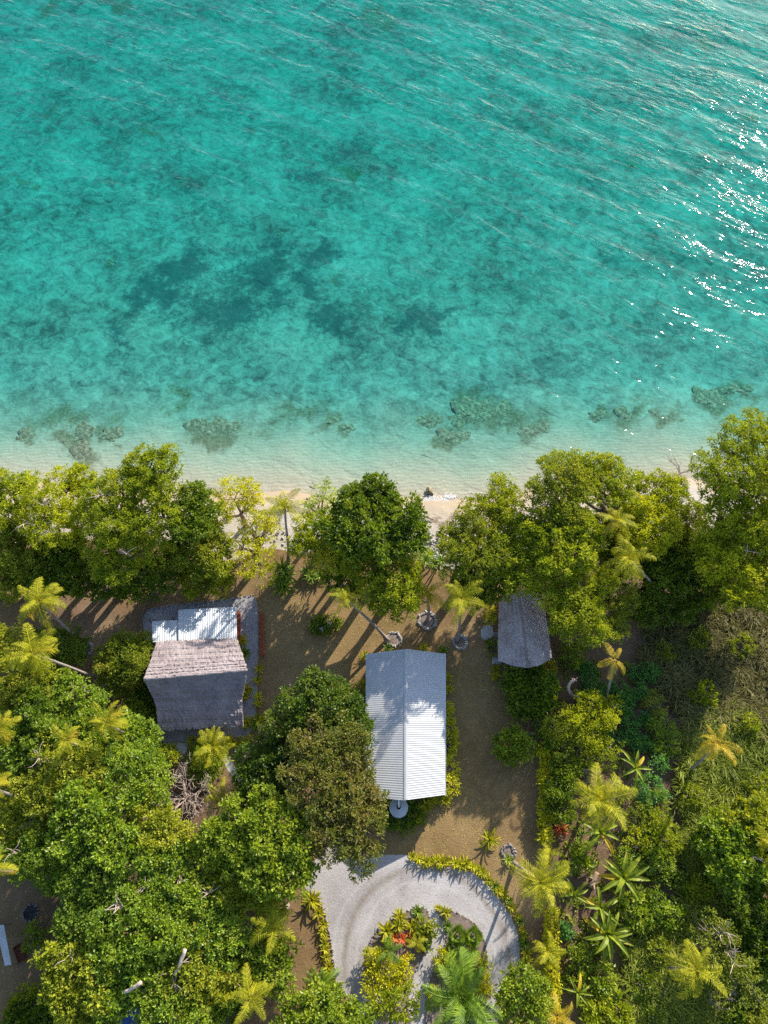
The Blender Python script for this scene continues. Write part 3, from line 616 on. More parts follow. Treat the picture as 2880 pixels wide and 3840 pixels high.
def banana(label, u, v, r, n=9, z=2.6, old=1):
    top = W(u, v, ZL + z); o = thing('banana_plant', label, 'banana plant', (top.x, top.y, ZL), 'banana plants in the garden')
    m = MB(); m.tube([(0, 0, -.1), (.03, 0, z * .5), (0, 0, z)], [.17, .14, .08], 8); m.build('stem', M['stem'], o, True)
    L = r * S(v, ZL + z) * 1.12; a0 = rnd.uniform(0, 6.28); q = q_()
    for i in range(n):
        m = MB(); e = 62 - 50 * i / n; m.quadstrip(rot_rows(blade_mesh(L * rnd.uniform(.8, 1.15), L * .17, e, 1.35, q, .25, 9, True), 0, (0, 0, 0)))
        f = set_rnd(m.build('leaf', M['banana' if i < n - old else 'palmrust'], o), .25, .8, 2); f.location = (0, 0, z - .1); f.rotation_euler = (rnd.uniform(-.2, .2), 0, a0 + i * 2.4 + rnd.uniform(-.2, .2))
    return o
def rosette(name, label, cat, u, v, r, mat, n=26, z=.1, width=.11, elev=(80, 10), cur=1.0, group=None, stems=None, zl=ZL, trunkh=0.0):
    """strap-leaved plant; stems = list of (du, dv) heads"""
    p = W(u, v, zl + z); o = thing(name, label, cat, (p.x, p.y, zl), group); q = q_(); m = MB(); k = S(v, zl + z)
    L = r * k * 1.15
    for (du, dv) in (stems or [(0, 0)]):
        ox, oy = du * k, -dv * k
        for i in range(n):
            e = elev[0] + (elev[1] - elev[0]) * (i + .5) / n
            m.quadstrip(rot_rows(blade_mesh(L * q.uniform(.8, 1.15), L * width * 2, e, cur * q.uniform(.7, 1.3), q, .2, 5), i * 2.4 + q.uniform(-.3, .3), (ox, oy, z + trunkh)))
    s = set_rnd(m.build('leaves', M[mat], o), 0, 1, 10)
    t = MB()
    for (du, dv) in (stems or [(0, 0)]): t.tube([(du * k * .4, -dv * k * .4, -.08), (du * k, -dv * k, z + trunkh)], [.09, .06], 6)
    t.build('stem', M['stem'], o, True)
    return o

# ------------------------------------------------------------------ buildings
def lerp2(a, b, s): return (a[0] + (b[0] - a[0]) * s, a[1] + (b[1] - a[1]) * s, a[2] + (b[2] - a[2]) * s)
def PW(t): return W(t[0], t[1], ZL + t[2])
def corr(m, a, b, c, d, pitch=.22, amp=.022):
    """corrugated sheet a-b (upper edge) to d-c (lower edge), ribs running from upper to lower edge"""
    n = int((b - a).length / pitch) * 6; up = (b - a).cross(d - a).normalized()
    if up.z < 0: up = -up
    r0, r1 = [], []
    for i in range(n + 1):
        s = i / n; off = up * amp * math.sin(2 * math.pi * i / 6)
        r0.append(a.lerp(b, s) + off); r1.append(d.lerp(c, s) + off)
    k = len(m.v); m.quadstrip([r0, r1])
    if (b - a).cross(d - a).z > 0: m.f = [f if min(f) < k else f for f in m.f]
    return m
def hut_walls(o, pts, z0, z1, mat, door_side=0, th=.12):
    m = MB(); n = len(pts)
    for i in range(n):
        a, b = pts[i], pts[(i + 1) % n]; c = ((a[0] + b[0]) / 2, (a[1] + b[1]) / 2, (z0 + z1) / 2); dx, dy = b[0] - a[0], b[1] - a[1]
        m.box(c, math.hypot(dx, dy) - th * 1.02, th, z1 - z0, math.atan2(dy, dx))
    for a in pts: m.box((a[0], a[1], (z0 + z1) / 2), th * 1.6, th * 1.6, z1 - z0, 0)
    m.build('wall', M[mat], o)
    for i in range(n):
        a, b = pts[i], pts[(i + 1) % n]; dx, dy = b[0] - a[0], b[1] - a[1]; an = math.atan2(dy, dx); nx_, ny_ = math.sin(an), -math.cos(an)
        for s in ((.5,) if math.hypot(dx, dy) < 6 else (.25, .75)):
            if i == door_side and s in (.5, .25):
                w = MB(); w.box((a[0] + dx * s + nx_ * .08, a[1] + dy * s + ny_ * .08, z0 + 1.0), .9, .06, 2.0, an); d = w.build('door', M['timber'], o)
                h = MB(); h.box((a[0] + dx * s + nx_ * .14 + math.cos(an) * .35, a[1] + dy * s + ny_ * .14 + math.sin(an) * .35, z0 + 1.0), .05, .06, .14, an); h.build('handle', M['rust'], d); continue
            w = MB(); w.box((a[0] + dx * s + nx_ * .07, a[1] + dy * s + ny_ * .07, z0 + 1.45), 1.2, .05, 1.0, an); f = w.build('window', M['glass'], o)
            g = MB()
            for (q1, q2, sx, sz) in ((0, .53, 1.34, .07), (0, -.53, 1.34, .07), (.635, 0, .07, 1.0), (-.635, 0, .07, 1.0), (0, 0, .05, 1.0)):
                g.box((a[0] + dx * s + nx_ * .085 + math.cos(an) * q1, a[1] + dy * s + ny_ * .085 + math.sin(an) * q1, z0 + 1.45 + q2), sx, .09, sz, an)
            g.build('frame', M['pipe'], f)
# long white iron-roofed house
c0 = W(1521, 2720, ZL)
house = thing('house', 'long house under a bright white corrugated iron gable roof between the lawns', 'house', c0)
def loc(t): return PW(t) - c0
EV, RG = 2.9, 3.9
r0, r1 = loc((1521, 2436, RG)), loc((1521, 2999, RG))
l0, l1 = loc((1376, 2454, EV)), loc((1377, 2986, EV)); q0, q1 = loc((1668, 2454, EV)), loc((1668, 2979, EV))
gz = Vector((0, 0, 0))
for nm, (a, b, c, d) in (('w', (r0, r1, l1, l0)), ('e', (r0, r1, q1, q0))):
    m = MB(); corr(m, a, b, c, d, .24, .010); s = m.build('roof', M['whiteiron'], house)
    md = s.modifiers.new('th', 'SOLIDIFY'); md.thickness = .012
    if nm == 'w':
        k = MB(); wv = Vector((.22, 0, -.05)); up = Vector((0, 0, .055))
        for sg in (-1, 1): k.quadstrip([[r0 + up, r0 + Vector((.2 * sg, 0, -.02)) + up * .6], [r1 + up, r1 + Vector((.2 * sg, 0, -.02)) + up * .6]])
        k.build('ridge_cap', M['whiteiron'], s)
for (a, b, sg) in ((l0, l1, -1), (q0, q1, 1)):
    m = MB(); a2, b2 = a + Vector((sg * .06, .12, -.08)), b + Vector((sg * .06, -.12, -.08))
    prof = [(-.07, .04), (-.06, -.06), (.06, -.06), (.07, .05)]
    m.quadstrip([[p + Vector((x * sg, 0, z)) for x, z in prof] for p in (a2, b2)]); g_ = m.build('gutter', M['pipe'], house); g_.modifiers.new('th', 'SOLIDIFY').thickness = .008
for (rr, la, qa, sg) in ((r0, l0, q0, 1), (r1, l1, q1, -1)):
    m = MB()
    for e in (la, qa):
        o_ = Vector((0, sg * .03, 0)); m.quadstrip([[rr + o_ + Vector((0, 0, .04)), rr + o_ - Vector((0, 0, .14))], [e + o_ + Vector((0, 0, .04)), e + o_ - Vector((0, 0, .14))]])
    m.build('barge_board', M['pipe'], house).modifiers.new('th', 'SOLIDIFY').thickness = .03
x0, x1, y0, y1 = l0.x + .55, q0.x - .55, l1.y + .7, l0.y - .6
hut_walls(house, [(x0, y0), (x1, y0), (x1, y1), (x0, y1)], 0, EV - .05, 'wallpaint', 0)
m = MB(); m.slab([(x0 - .3, y0 - .3, .08), (x1 + .3, y0 - .3, .08), (x1 + .3, y1 + .3, .08), (x0 - .3, y1 + .3, .08)], .1); m.build('floor_slab', M['concrete'], house)
for yy, nrm in ((y0, -1), (y1, 1)):
    m = MB(); m.slab([(x0, yy - .05, EV - .1), (x1, yy - .05, EV - .1), (x1, yy + .05, EV - .1), (x0, yy + .05, EV - .1)], .02)
    zt = EV - .1 + (RG - EV) * .85; m.v += [(x0, yy, EV - .1), (x1, yy, EV - .1), ((x0 + x1) / 2, yy, zt)]; b = len(m.v); m.f.append((b - 3, b - 2, b - 1))
    m.build('gable', M['wallpaint'], house)
# round water tank with the filler pipe from the gutter
tp_ = W(1495, 3028, ZL + 1.9); TR = 34.5 * S(3028, ZL + 1.9)
tank = thing('water_tank', 'round grey rainwater tank at the lower gable end of the white-roofed house', 'water tank', (tp_.x, tp_.y, ZL))
m = MB(); n = 40
ring = lambda r, z: [(r * math.cos(2 * math.pi * k / n), r * math.sin(2 * math.pi * k / n), z) for k in range(n)]
rows = [ring(TR, 0)]
for k in range(1, 13): rows.append(ring(TR + (.015 if k % 2 else -.01), .1 + k * .14))
rows += [ring(TR, 1.84), ring(TR * .99, 1.88)]
m.quadstrip(rows, True); m.build('body', M['tank'], tank, True)
m = MB(); rows = [[(r * math.cos(2 * math.pi * k / 72) , r * math.sin(2 * math.pi * k / 72), z + (.014 if k % 9 == 0 else 0)) for k in range(72)] for r, z in ((TR * 1.02, 1.86), (TR * 1.02, 1.90), (TR * .5, 2.03), (.22, 2.09))]
m.quadstrip(rows, True); m.build('lid', M['tank'], tank)
m = MB(); m.quadstrip([ring(.22, 2.09), ring(.22, 2.13), ring(.17, 2.13), ring(.17, 2.0), ring(.001, 2.0)], True); m.build('inlet', M['ash'], tank)
pp = W(1495, 2996, ZL + 2.55); q = pp - Vector((tp_.x, tp_.y, ZL))
m = MB(); m.tube([q + Vector((0, .5, .35)), q, (0, .1, 2.22), (0, 0, 2.05)], .085, 8); m.build('filler_pipe', M['pipe'], tank, True)

# thatched house with an iron verandah roof
th0 = W(745, 2560, ZL)
thouse = thing('thatched_house', 'large house with brownish-grey thatched roof and iron verandah roof beside a gravel yard', 'house', th0)
def thatch_slope(rows_px, nx=46, ny=20, seed=0):
    """rows_px: list of ((u,v,z) left, (u,v,z) right) from ridge to eave"""
    q = np.random.default_rng(seed); R_ = []; m_ = len(rows_px) - 1
    for j in range(ny + 1):
        s = j / ny * m_; k = min(m_ - 1, int(s)); fr = s - k
        a = lerp2(rows_px[k][0], rows_px[k + 1][0], fr); b = lerp2(rows_px[k][1], rows_px[k + 1][1], fr)
        row = []
        for i in range(nx + 1):
            t = i / nx; p = PW(lerp2(a, b, t)) - th0
            row.append(p + Vector((q.normal() * .015, q.normal() * .02, q.normal() * .035 + (.05 * math.sin(j * 1.9) if 0 < j < ny else 0)) ))
            if j == ny: row[-1] += Vector((0, q.normal() * .09, -.05))
        R_.append(row)
    return R_
south = [((541, 2549, 5.6), (927, 2513, 5.6)), ((556, 2582, 4.55), (920, 2560, 4.6)), ((580, 2632, 3.5), (908, 2618, 3.55)), ((597, 2742, 2.2), (911, 2722, 2.2))]
north = [((541, 2549, 5.6), (927, 2513, 5.6)), ((560, 2498, 4.85), (915, 2472, 4.85)), ((591, 2408, 3.4), (890, 2398, 3.4))]
roof = None
for nm, rw, sd2 in (('s', south, 1), ('n', north, 2)):
    m = MB(); m.quadstrip(thatch_slope(rw, 60, 24, sd2)); o_ = m.build('thatch_roof', M['thatch'], thouse)
    sd_ = o_.modifiers.new('th', 'SOLIDIFY'); sd_.thickness = .22; sd_.offset = 1 if nm == 's' else 1
    roof = roof or o_
ra, rb = PW((541, 2549, 5.62)) - th0, PW((927, 2513, 5.62)) - th0
m = MB(); qq = np.random.default_rng(5); m.tube([ra.lerp(rb, k / 24) + Vector((0, qq.normal() * .03, qq.normal() * .03 + .03)) for k in range(25)], .2, 8); m.build('ridge_thatch', M['thatch'], roof, True)
# verandah: two monopitch iron sheets
for (a, b, c, d) in (((669, 2289, 2.75), (887, 2277, 2.75), (889, 2400, 3.15), (669, 2404, 3.15)), ((570, 2332, 2.7), (667, 2327, 2.7), (669, 2404, 2.95), (572, 2408, 2.95))):
    A, B, C_, D_ = [PW(t) - th0 for t in (a, b, c, d)]; m = MB(); corr(m, A, B, C_, D_, .2, .02); s = m.build('verandah_roof', M['greyiron'], thouse); s.modifiers.new('th', 'SOLIDIFY').thickness = .012
    e = MB(); e.quadstrip([[A + Vector((0, .02, .03)), A + Vector((0, .02, -.12))], [B + Vector((0, .02, .03)), B + Vector((0, .02, -.12))]]); e.build('fascia', M['pipe'], s).modifiers.new('th', 'SOLIDIFY').thickness = .025
for (u, v) in ((578, 2345), (664, 2338), (680, 2304), (780, 2298), (880, 2290)):
    p = PW((u, v, 0)) - th0; m = MB(); m.tube([(p.x, p.y, 0), (p.x, p.y, 2.72)], .07, 7); m.build('post', M['timber'], thouse)
pts = [PW((u, v, 0)) - th0 for u, v in ((640, 2700), (870, 2686), (865, 2470), (625, 2480))]
hut_walls(thouse, [(p.x, p.y) for p in pts], 0, 2.35, 'bamboo', 0)
pts = [PW((u, v, .2)) - th0 for u, v in ((592, 2470), (902, 2455), (902, 2297), (690, 2300), (690, 2350), (590, 2352))]
m = MB(); m.slab([(p.x, p.y, .2) for p in pts], .22); m.build('verandah_floor', M['redwood'], thouse)
p0, p1 = PW((893, 2292, 1.0)) - th0, PW((895, 2396, 1.0)) - th0
m = MB(); m.box(((p0.x + p1.x) / 2, (p0.y + p1.y) / 2, .95), .5, (p0 - p1).length, .09, math.atan2((p0 - p1).y, (p0 - p1).x) - math.pi / 2)
for k in range(5): pk = p0.lerp(p1, k / 4 * .94 + .03); m.box((pk.x, pk.y, .555), .09, .09, .7)
m.build('railing', M['redwood'], thouse)
# small thatched hut
th0_ = th0; th0 = W(1968, 2370, ZL)
hut = thing('thatched_hut', 'small hut with a worn pinkish thatched roof half under the seaside trees', 'hut', th0)
rdg = ((1944, 2215, 4.6), (1981, 2505, 4.6))
for (rw, sd2) in (([rdg, ((1905, 2225, 3.5), (1922, 2496, 3.5)), ((1872, 2235, 2.1), (1866, 2478, 2.1))], 3), ([rdg, ((1985, 2220, 3.5), (2030, 2492, 3.5)), ((2030, 2230, 2.1), (2066, 2470, 2.1))], 4)):
    m = MB(); m.quadstrip(thatch_slope(rw, 40, 18, sd2)); o_ = m.build('thatch_roof', M['thatch2'] if 'thatch2' in M else M['thatch'], hut); s_ = o_.modifiers.new('th', 'SOLIDIFY'); s_.thickness = .2; s_.offset = 1
ra, rb = PW((1944, 2215, 4.68)) - th0, PW((1981, 2505, 4.68)) - th0
m = MB(); m.tube([ra.lerp(rb, k / 14) + Vector((qq.normal() * .03, 0, .03)) for k in range(15)], .15, 8); m.build('ridge_thatch', M['thatch'], o_, True)
pts = [PW((u, v, 0)) - th0 for u, v in ((1890, 2465), (2040, 2462), (2015, 2262), (1895, 2265))]
hut_walls(hut, [(p.x, p.y) for p in pts], 0, 2.2, 'bamboo', 0)

# red timber bench on the lawn edge
b0_, b1_ = W(980, 2296, ZL + .5), W(987, 2459, ZL + .5); mid_ = (b0_ + b1_) / 2; L_ = (b0_ - b1_).length; an = math.atan2((b0_ - b1_).y, (b0_ - b1_).x)
be = thing('timber_bench', 'long narrow red timber bench along the right edge of the gravel yard', 'bench', (mid_.x, mid_.y, ZL), None, an)
m = MB(); m.box((0, .1, .48), L_, .16, .05); m.box((0, -.1, .48), L_ * .985, .16, .05); m.build('seat', M['redwood'], be)
m = MB(); m.box((0, .21, .72), L_ * .98, .04, .22); m.build('backrest', M['redwood'], be)
for k in range(5):
    m = MB(); m.box((L_ * (k / 4 - .5) * .94, 0, .225), .08, .3, .45); m.box((L_ * (k / 4 - .5) * .94, .175, .4), .08, .04, .8); m.build('leg', M['redwood'], be)
# swing under the dark round shrub
sw = W(1990, 2752, ZL + .5); so_ = thing('swing', 'small grey plank swing hanging at the edge of the dark green shrub', 'swing', (sw.x, sw.y, ZL))
m = MB(); m.box((0, 0, .5), 1.1, .28, .05, .15); m.build('seat', M['deadwood'], so_)
for k in (-.45, .45):
    m = MB(); m.tube([(k, k * .15, .5), (k, 1.2, 2.9)], .014, 5); m.build('rope', M['twig'], so_)
# left edge clutter
a, b, c, d = [W(*t, ZL + 1.6) for t in ((-16, 3470), (14, 3468), (43, 3618), (18, 3622))]
o_ = thing('iron_shelter', 'narrow lean-to of pale corrugated iron at the left edge near a rusty trough', 'shelter', (b.x, (b.y + d.y) / 2, ZL)); org = Vector(o_.location)
m = MB(); corr(m, a - org, d - org, c - org, b - org, .16, .018); s = m.build('roof', M['greyiron'], o_); s.modifiers.new('th', 'SOLIDIFY').thickness = .015
for p in (a, b, c, d):
    m = MB(); m.tube([(p.x - org.x, p.y - org.y, -.1), (p.x - org.x, p.y - org.y, 1.57)], .05, 6); m.build('post', M['timber'], o_)
p0, p1 = W(62, 3545, ZL + .5), W(82, 3603, ZL + .5); mid_ = (p0 + p1) / 2; an = math.atan2((p1 - p0).y, (p1 - p0).x); L_ = (p1 - p0).length
o_ = thing('iron_trough', 'rusty brown iron trough lying beside the pale lean-to roof', 'trough', (mid_.x, mid_.y, ZL), None, an)
m = MB(); prof = [(-.42, .5), (-.34, .12), (-.18, 0), (.18, 0), (.34, .12), (.42, .5)]
m.quadstrip([[(x, y, z) for y, z in prof] for x in (-L_ / 2, L_ / 2)]); s = m.build('body', M['rust'], o_); s.modifiers.new('th', 'SOLIDIFY').thickness = .03
for x in (-L_ / 2, L_ / 2):
    m = MB(); m.v = [(x, y, z) for y, z in prof]; m.f = [tuple(range(6))]; m.build('end_plate', M['rust'], o_).modifiers.new('th', 'SOLIDIFY').thickness = .02
p = W(115, 3423, ZL); o_ = thing('fire_pit', 'black ash fire pit ringed by leaf scraps on the dark soil', 'fire pit', p)
m = MB(); m.quadstrip([[(r * (1 + .1 * math.sin(3 * t)) * math.cos(t), r * (1 + .1 * math.sin(3 * t)) * math.sin(t), z) for t in np.linspace(0, 6.2832, 24, False)] for r, z in ((.75, .012), (.6, .06), (.4, .03), (.01, .05))], True); m.build('ash', M['ash'], o_)
m = MB()
for k in range(13): t = k * .483; m.rock((.78 * math.cos(t), .78 * math.sin(t), .06), rnd.uniform(.08, .15), .7, k)
m.build('stone_ring', M['darkstone'], o_)
p = W(475, 3792, ZL + .6); o_ = thing('tarp', 'bright blue tarpaulin glimpsed through a gap in the leafy canopy', 'tarpaulin', (p.x, p.y, ZL))
m = MB(); m.quadstrip([[(x, y, .9 + .12 * math.sin(x * 1.7 + y) - .1 * abs(y)) for x in np.linspace(-1.5, 1.5, 13)] for y in np.linspace(-2, 2, 13)]); m.build('sheet', M['bluetarp'], o_).modifiers.new('th', 'SOLIDIFY').thickness = .02
for x, y in ((-1.4, -1.9), (1.4, -1.9), (1.4, 1.9), (-1.4, 1.9)): m = MB(); m.tube([(x, y, -.05), (x, y, .72)], .04, 6); m.build('post', M['timber'], o_)
p = W(118, 3786, ZL + .6); o_ = thing('garden_table', 'grey weathered wooden table among leaves near the bottom left corner', 'table', (p.x, p.y, ZL), None, .15)
m = MB()
for k in range(5): m.box((0, (k - 2) * .2, .72), 2.6, .18, .04)
m.build('tabletop', M['deadwood'], o_)
for x in (-1.1, 1.1):
    for y in (-.35, .35): m = MB(); m.box((x, y, .35), .08, .08, .7); m.build('leg', M['deadwood'], o_)
p = W(70, 3790, ZL + .5); o_ = thing('blue_barrel', 'faded blue barrel lying beside the weathered table at the bottom left', 'barrel', (p.x, p.y, ZL))
m = MB(); m.tube([(-.4, .5, .3), (-.38, .48, .3), (-.1, .1, .3), (.0, 0, .3), (.1, -.1, .3), (.38, -.48, .3), (.4, -.5, .3)], [.27, .29, .3, .27, .3, .29, .27], 16); m.build('body', M['bluetarp'], o_, True)

# stones around palms, kerb stones round the beds
def stone_ring(label, u, v, r, mat='coralstone', n=18):
    p = W(u, v, ZL); k = S(v); o = thing('stone_ring', label, 'stone ring', p, 'stone rings around palm trunks')
    m = MB()
    for j in range(n):
        t = 2 * math.pi * j / n; rr = r * k * rnd.uniform(.85, 1.05); m.rock((rr * math.cos(t), rr * math.sin(t), .08), rnd.uniform(.14, .24), .7, j * 7 + int(u))
    m.build('stones', M[mat], o)
    m = MB(); m.quadstrip([[(q * r * k * math.cos(t), q * r * k * math.sin(t), z) for t in np.linspace(0, 6.2832, 20, False)] for q, z in ((.98, .02), (.6, .06), (.02, .08))], True); m.build('soil', M['bed'], o)
stone_ring('ring of pale stones at the foot of the long leaning palm above the white roof', 1476, 2398, 28)
stone_ring('ring of pale stones around the short palm right of the big seaside tree', 1602, 2328, 33, n=22)
stone_ring('ring of pale stones at the base of the palm right of the white roof', 1726, 2408, 26)
stone_ring('ring of pale rubble around the palm foot near the round clipped bush', 388, 2554, 22)
stone_ring('half hidden pale stone ring beside the upper left palm trunk', 326, 2434, 22)
stone_ring('stone ring with leafy tuft at the top of the right hand driveway curve', 1905, 3195, 24, 'darkstone', 14)
def edging(name, px, mat, step=.26, size=(.08, .16), close=False, z=0.0, label=None):
    pts = [W(u, v, ZL + z) for u, v in px]; m = MB(); k = 0
    for a, b in zip(pts, pts[1:]):
        n = max(1, int((b - a).length / step))
        for i in range(n):
            p = a.lerp(b, (i + rnd.random() * .7) / n); m.rock((p.x + rnd.uniform(-.08, .08), p.y + rnd.uniform(-.08, .08), p.z + .05), rnd.uniform(*size), .75, k); k += 1
    return tag(struct(m.build(name, M[mat]), 'stuff'), label, 'stone edging')
SB = smooth_poly(BEDL, 2); SR = smooth_poly(BEDR, 2)
edging('stone_edging', SB + SB[:1], 'darkstone', label='row of small dark stones around the left half of the planted oval bed')
edging('stone_edging', SR + SR[:1], 'darkstone', label='row of small dark stones around the right half of the planted oval bed')
edging('stone_edging', [(1190, 3362), (1221, 3440), (1239, 3516), (1250, 3603), (1262, 3684), (1307, 3742)], 'darkstone', label='row of dark stones along the left edge of the gravel driveway')
edging('stone_edging', [(535, 2286), (720, 2264), (956, 2233)], 'darkstone', .3, label='row of stones along the seaward edge of the gravel yard')
edging('stone_edging', [(540, 2284), (528, 2340), (530, 2420)], 'darkstone', .3, label='row of stones down the left edge of the gravel yard')
m = MB()
for k in range(230):
    u, v = 1640 + rnd.gauss(0, 42), 2070 + rnd.gauss(0, 26); p = W(u, v, 1.12); m.rock((p.x, p.y, p.z + .02), rnd.uniform(.08, .26), .6, k)
for k in range(90):
    u, v = 1010 + rnd.gauss(0, 50), 1985 + rnd.gauss(0, 40); p = W(u, v, 1.1); m.rock((p.x, p.y, p.z), rnd.uniform(.06, .18), .6, k)
tag(struct(m.build('shore_stones', M['coralstone']), 'stuff'), 'pale loose stones strewn along the top of the beach', 'stones')
# rock and driftwood at the water's edge
p = W(1608, 1842, .05); o_ = MB(); o_.rock((0, 0, .15), .55, .6, 5); o_.rock((.35, -.3, .08), .3, .6, 8)
r_ = tag(o_.build('boulder', M['coral'], None, True), 'brown rock at the waterline where a small wave breaks', 'rock'); r_.location = p
def log(label, a, b, r, za=.3, zb=.3, zl=None, mat='deadwood', group=None, name='driftwood_log', twigs=2):
    A, B = W(*a, (ZL if zl is None else zl) + za), W(*b, (ZL if zl is None else zl) + zb); o = thing(name, label, 'log', A, group)
    m = MB(); q = [p - A for p in limb_pts(A, B, 6, .05)]; m.tube(q, [r * (1.15 - .05 * k) for k in range(7)], 8)
    m.build('trunk', M[mat], o, True)
    if twigs:
        m = MB()
        for k in range(twigs): s = q[2 + k % 3]; d = Vector((rnd.uniform(-1, 1), rnd.uniform(-1, 1), rnd.uniform(.1, .7))).normalized() * r * 5; m.tube([s, s + d * .6, s + d * 1.1 + Vector((0, 0, .05))], [r * .45, r * .3, r * .15], 6)
        m.build('branch_stub', M[mat], o, True)
    return o
log('dark driftwood log on the sand right of the seaside palm', (1149, 1870), (1170, 1881), .14, .18, .18, .35, 'bark')
log('thin bent driftwood stick at the water line above the dark log', (1170, 1808), (1190, 1820), .05, .12, .12, .05, 'bark')
log('thin dark stick standing out of the wet sand beside the bent one', (1217, 1808), (1219, 1825), .05, .12, .12, .05, 'bark')
log('weathered branch lying among the brown debris on the little beach', (1592, 1938), (1625, 1948), .09, .15, .15, .75, 'bark')
log('pale bare trunk slanting steeply out of the leafy canopy near the bottom', (693, 3560), (655, 3655), .16, 8.3, 7.6, twigs=0)
log('short pale broken trunk poking from the canopy above the blue tarpaulin', (530, 3684), (466, 3721), .16, 8.2, 7.8, twigs=0)
log('fallen grey plank in the garden above the large yellow-green palm', (2172, 2886), (2254, 2897), .09, .9, 1.1, twigs=1)
log('old brown log lying on bare soil among the banana plants', (2215, 3330), (2240, 3272), .28, .3, .3, mat='timber')

# coral heads on the seabed
def coral(label, u, v, r, h=.5, group='coral heads near the beach'):
    p = W(u, v, -1.0); dd = p.y - float(shore(p.x)); z = -float(depth(max(dd, 0))); p = W(u, v, z); z = -float(depth(max(p.y - float(shore(p.x)), 0)))
    R_ = r * S(v, z) * 1.25; m = MB(); q = random.Random(int(u * 3 + v)); ph = [q.uniform(0, 6.28) for _ in range(6)]
    rows = []; na = 44
    for k in range(13):
        f = k / 12; row = []
        for a_ in range(na):
            t = 6.2832 * a_ / na; e = 1 + .28 * math.sin(2 * t + ph[0]) + .2 * math.sin(3 * t + ph[1]) + .14 * math.sin(7 * t + ph[2]) + .09 * math.sin(13 * t + ph[3]) + q.uniform(-.05, .05)
            x, y = R_ * f * e * math.cos(t), R_ * f * e * math.sin(t)
            hh = h * .34 * (1 - f ** 2.5) * (.45 + .35 * math.sin(x * 3.1 / max(.5, R_ * .6) + ph[4]) * math.sin(y * 3.7 / max(.5, R_ * .6) + ph[5]) + .45 * q.random()) - .06
            row.append((x, y, hh))
        rows.append(row)
    m.quadstrip(rows, True)
    o = tag(m.build('coral_head', M['coral'], None, True), label, 'coral', group); o.location = (p.x, p.y, z); return o
CO = [('brown coral patch in the shallows left of the tallest yellow-green tree', 300, 1650, 48, .4), ('pale brown coral flat just below the left coral patches', 296, 1722, 50, .3), ('dark coral clump right of the leftmost coral patches', 420, 1645, 40, .45), ('small coral lump at the far left of the shallows', 85, 1642, 32, .35),
      ('small coral lump between the left patches', 238, 1660, 22, .35), ('wide dark coral bank off the beach, left of centre', 815, 1640, 80, .4), ('small round coral beside the wide dark bank', 1235, 1590, 30, .5), ('narrow coral clump nearest the middle of the shallows', 1302, 1608, 22, .45), ('small brown coral spot left of the central clumps', 950, 1578, 20, .4),
      ('yellowish coral lump at the bottom of the central bank', 1695, 1648, 45, .5), ('big dark coral bank off the central beach', 1755, 1560, 70, .5), ('coral clump on the right end of the central bank', 1850, 1565, 50, .45), ('isolated low coral left of the central bank', 1605, 1585, 34, .4), ('low coral right of the central bank nearest the sand', 2010, 1625, 40, .35),
      ('small pale coral spot in the right shallows', 2240, 1562, 26, .4), ('coral clump in the right shallows beside the pale spot', 2345, 1570, 34, .4), ('small coral on the right, level with the pale spot', 2475, 1572, 30, .4), ('dark coral ridge beside the tall tree at right', 2660, 1515, 55, .5), ('coral knob just above the dark right ridge', 2738, 1462, 26, .5), ('coral knob at the far right of the shallows', 2800, 1468, 24, .45),
      ('small coral at the right by the highest treetop', 2540, 1585, 26, .35)]
for c in CO: coral(*c)
CD = [('dark coral head in the upper left corner of the sea', 198, 48, 26, 1.0), ('large olive coral head cut by the top edge left of centre', 460, 8, 52, 1.0), ('dark coral head near the top edge just left of the middle', 1425, 70, 45, 1.0), ('pale round coral head in the left part of the sea', 222, 436, 24, .8), ('yellowish coral pair left of centre in the open sea', 550, 505, 28, .8), ('pale oval coral head right of centre below the glitter', 2057, 536, 20, 1.0),
      ('pale coral just above the oval coral head', 2058, 478, 22, .8), ('round coral head beside a glitter streak right of centre', 2187, 450, 18, 1.0), ('small dark coral under the glitter at upper right', 2240, 200, 18, 1.0), ('greenish coral at the upper right among the glitter', 2644, 175, 26, .9), ('small dark coral far right of the oval one', 2372, 620, 22, .8), ('low coral group left of the oval one, lower down', 1700, 735, 30, .6),
      ('small round coral below centre in the open sea', 1042, 870, 18, .7), ('small yellow coral right of the dark weed at mid sea', 1270, 1062, 22, .7), ('little coral in the left middle of the sea', 455, 560, 18, .7), ('coral lump left of the dark weed arch', 412, 985, 16, .6), ('small coral lump in the middle of the upper sea', 620, 225, 16, .8), ('olive coral spot at the upper right of the middle', 1000, 190, 22, .8),
      ('dark coral cluster at the right edge of the upper sea', 2820, 440, 24, .9), ('small dark coral high in the middle right', 2020, 150, 24, .9)]
for c in CD: coral(*c[:4], .38, group='coral heads in open water')
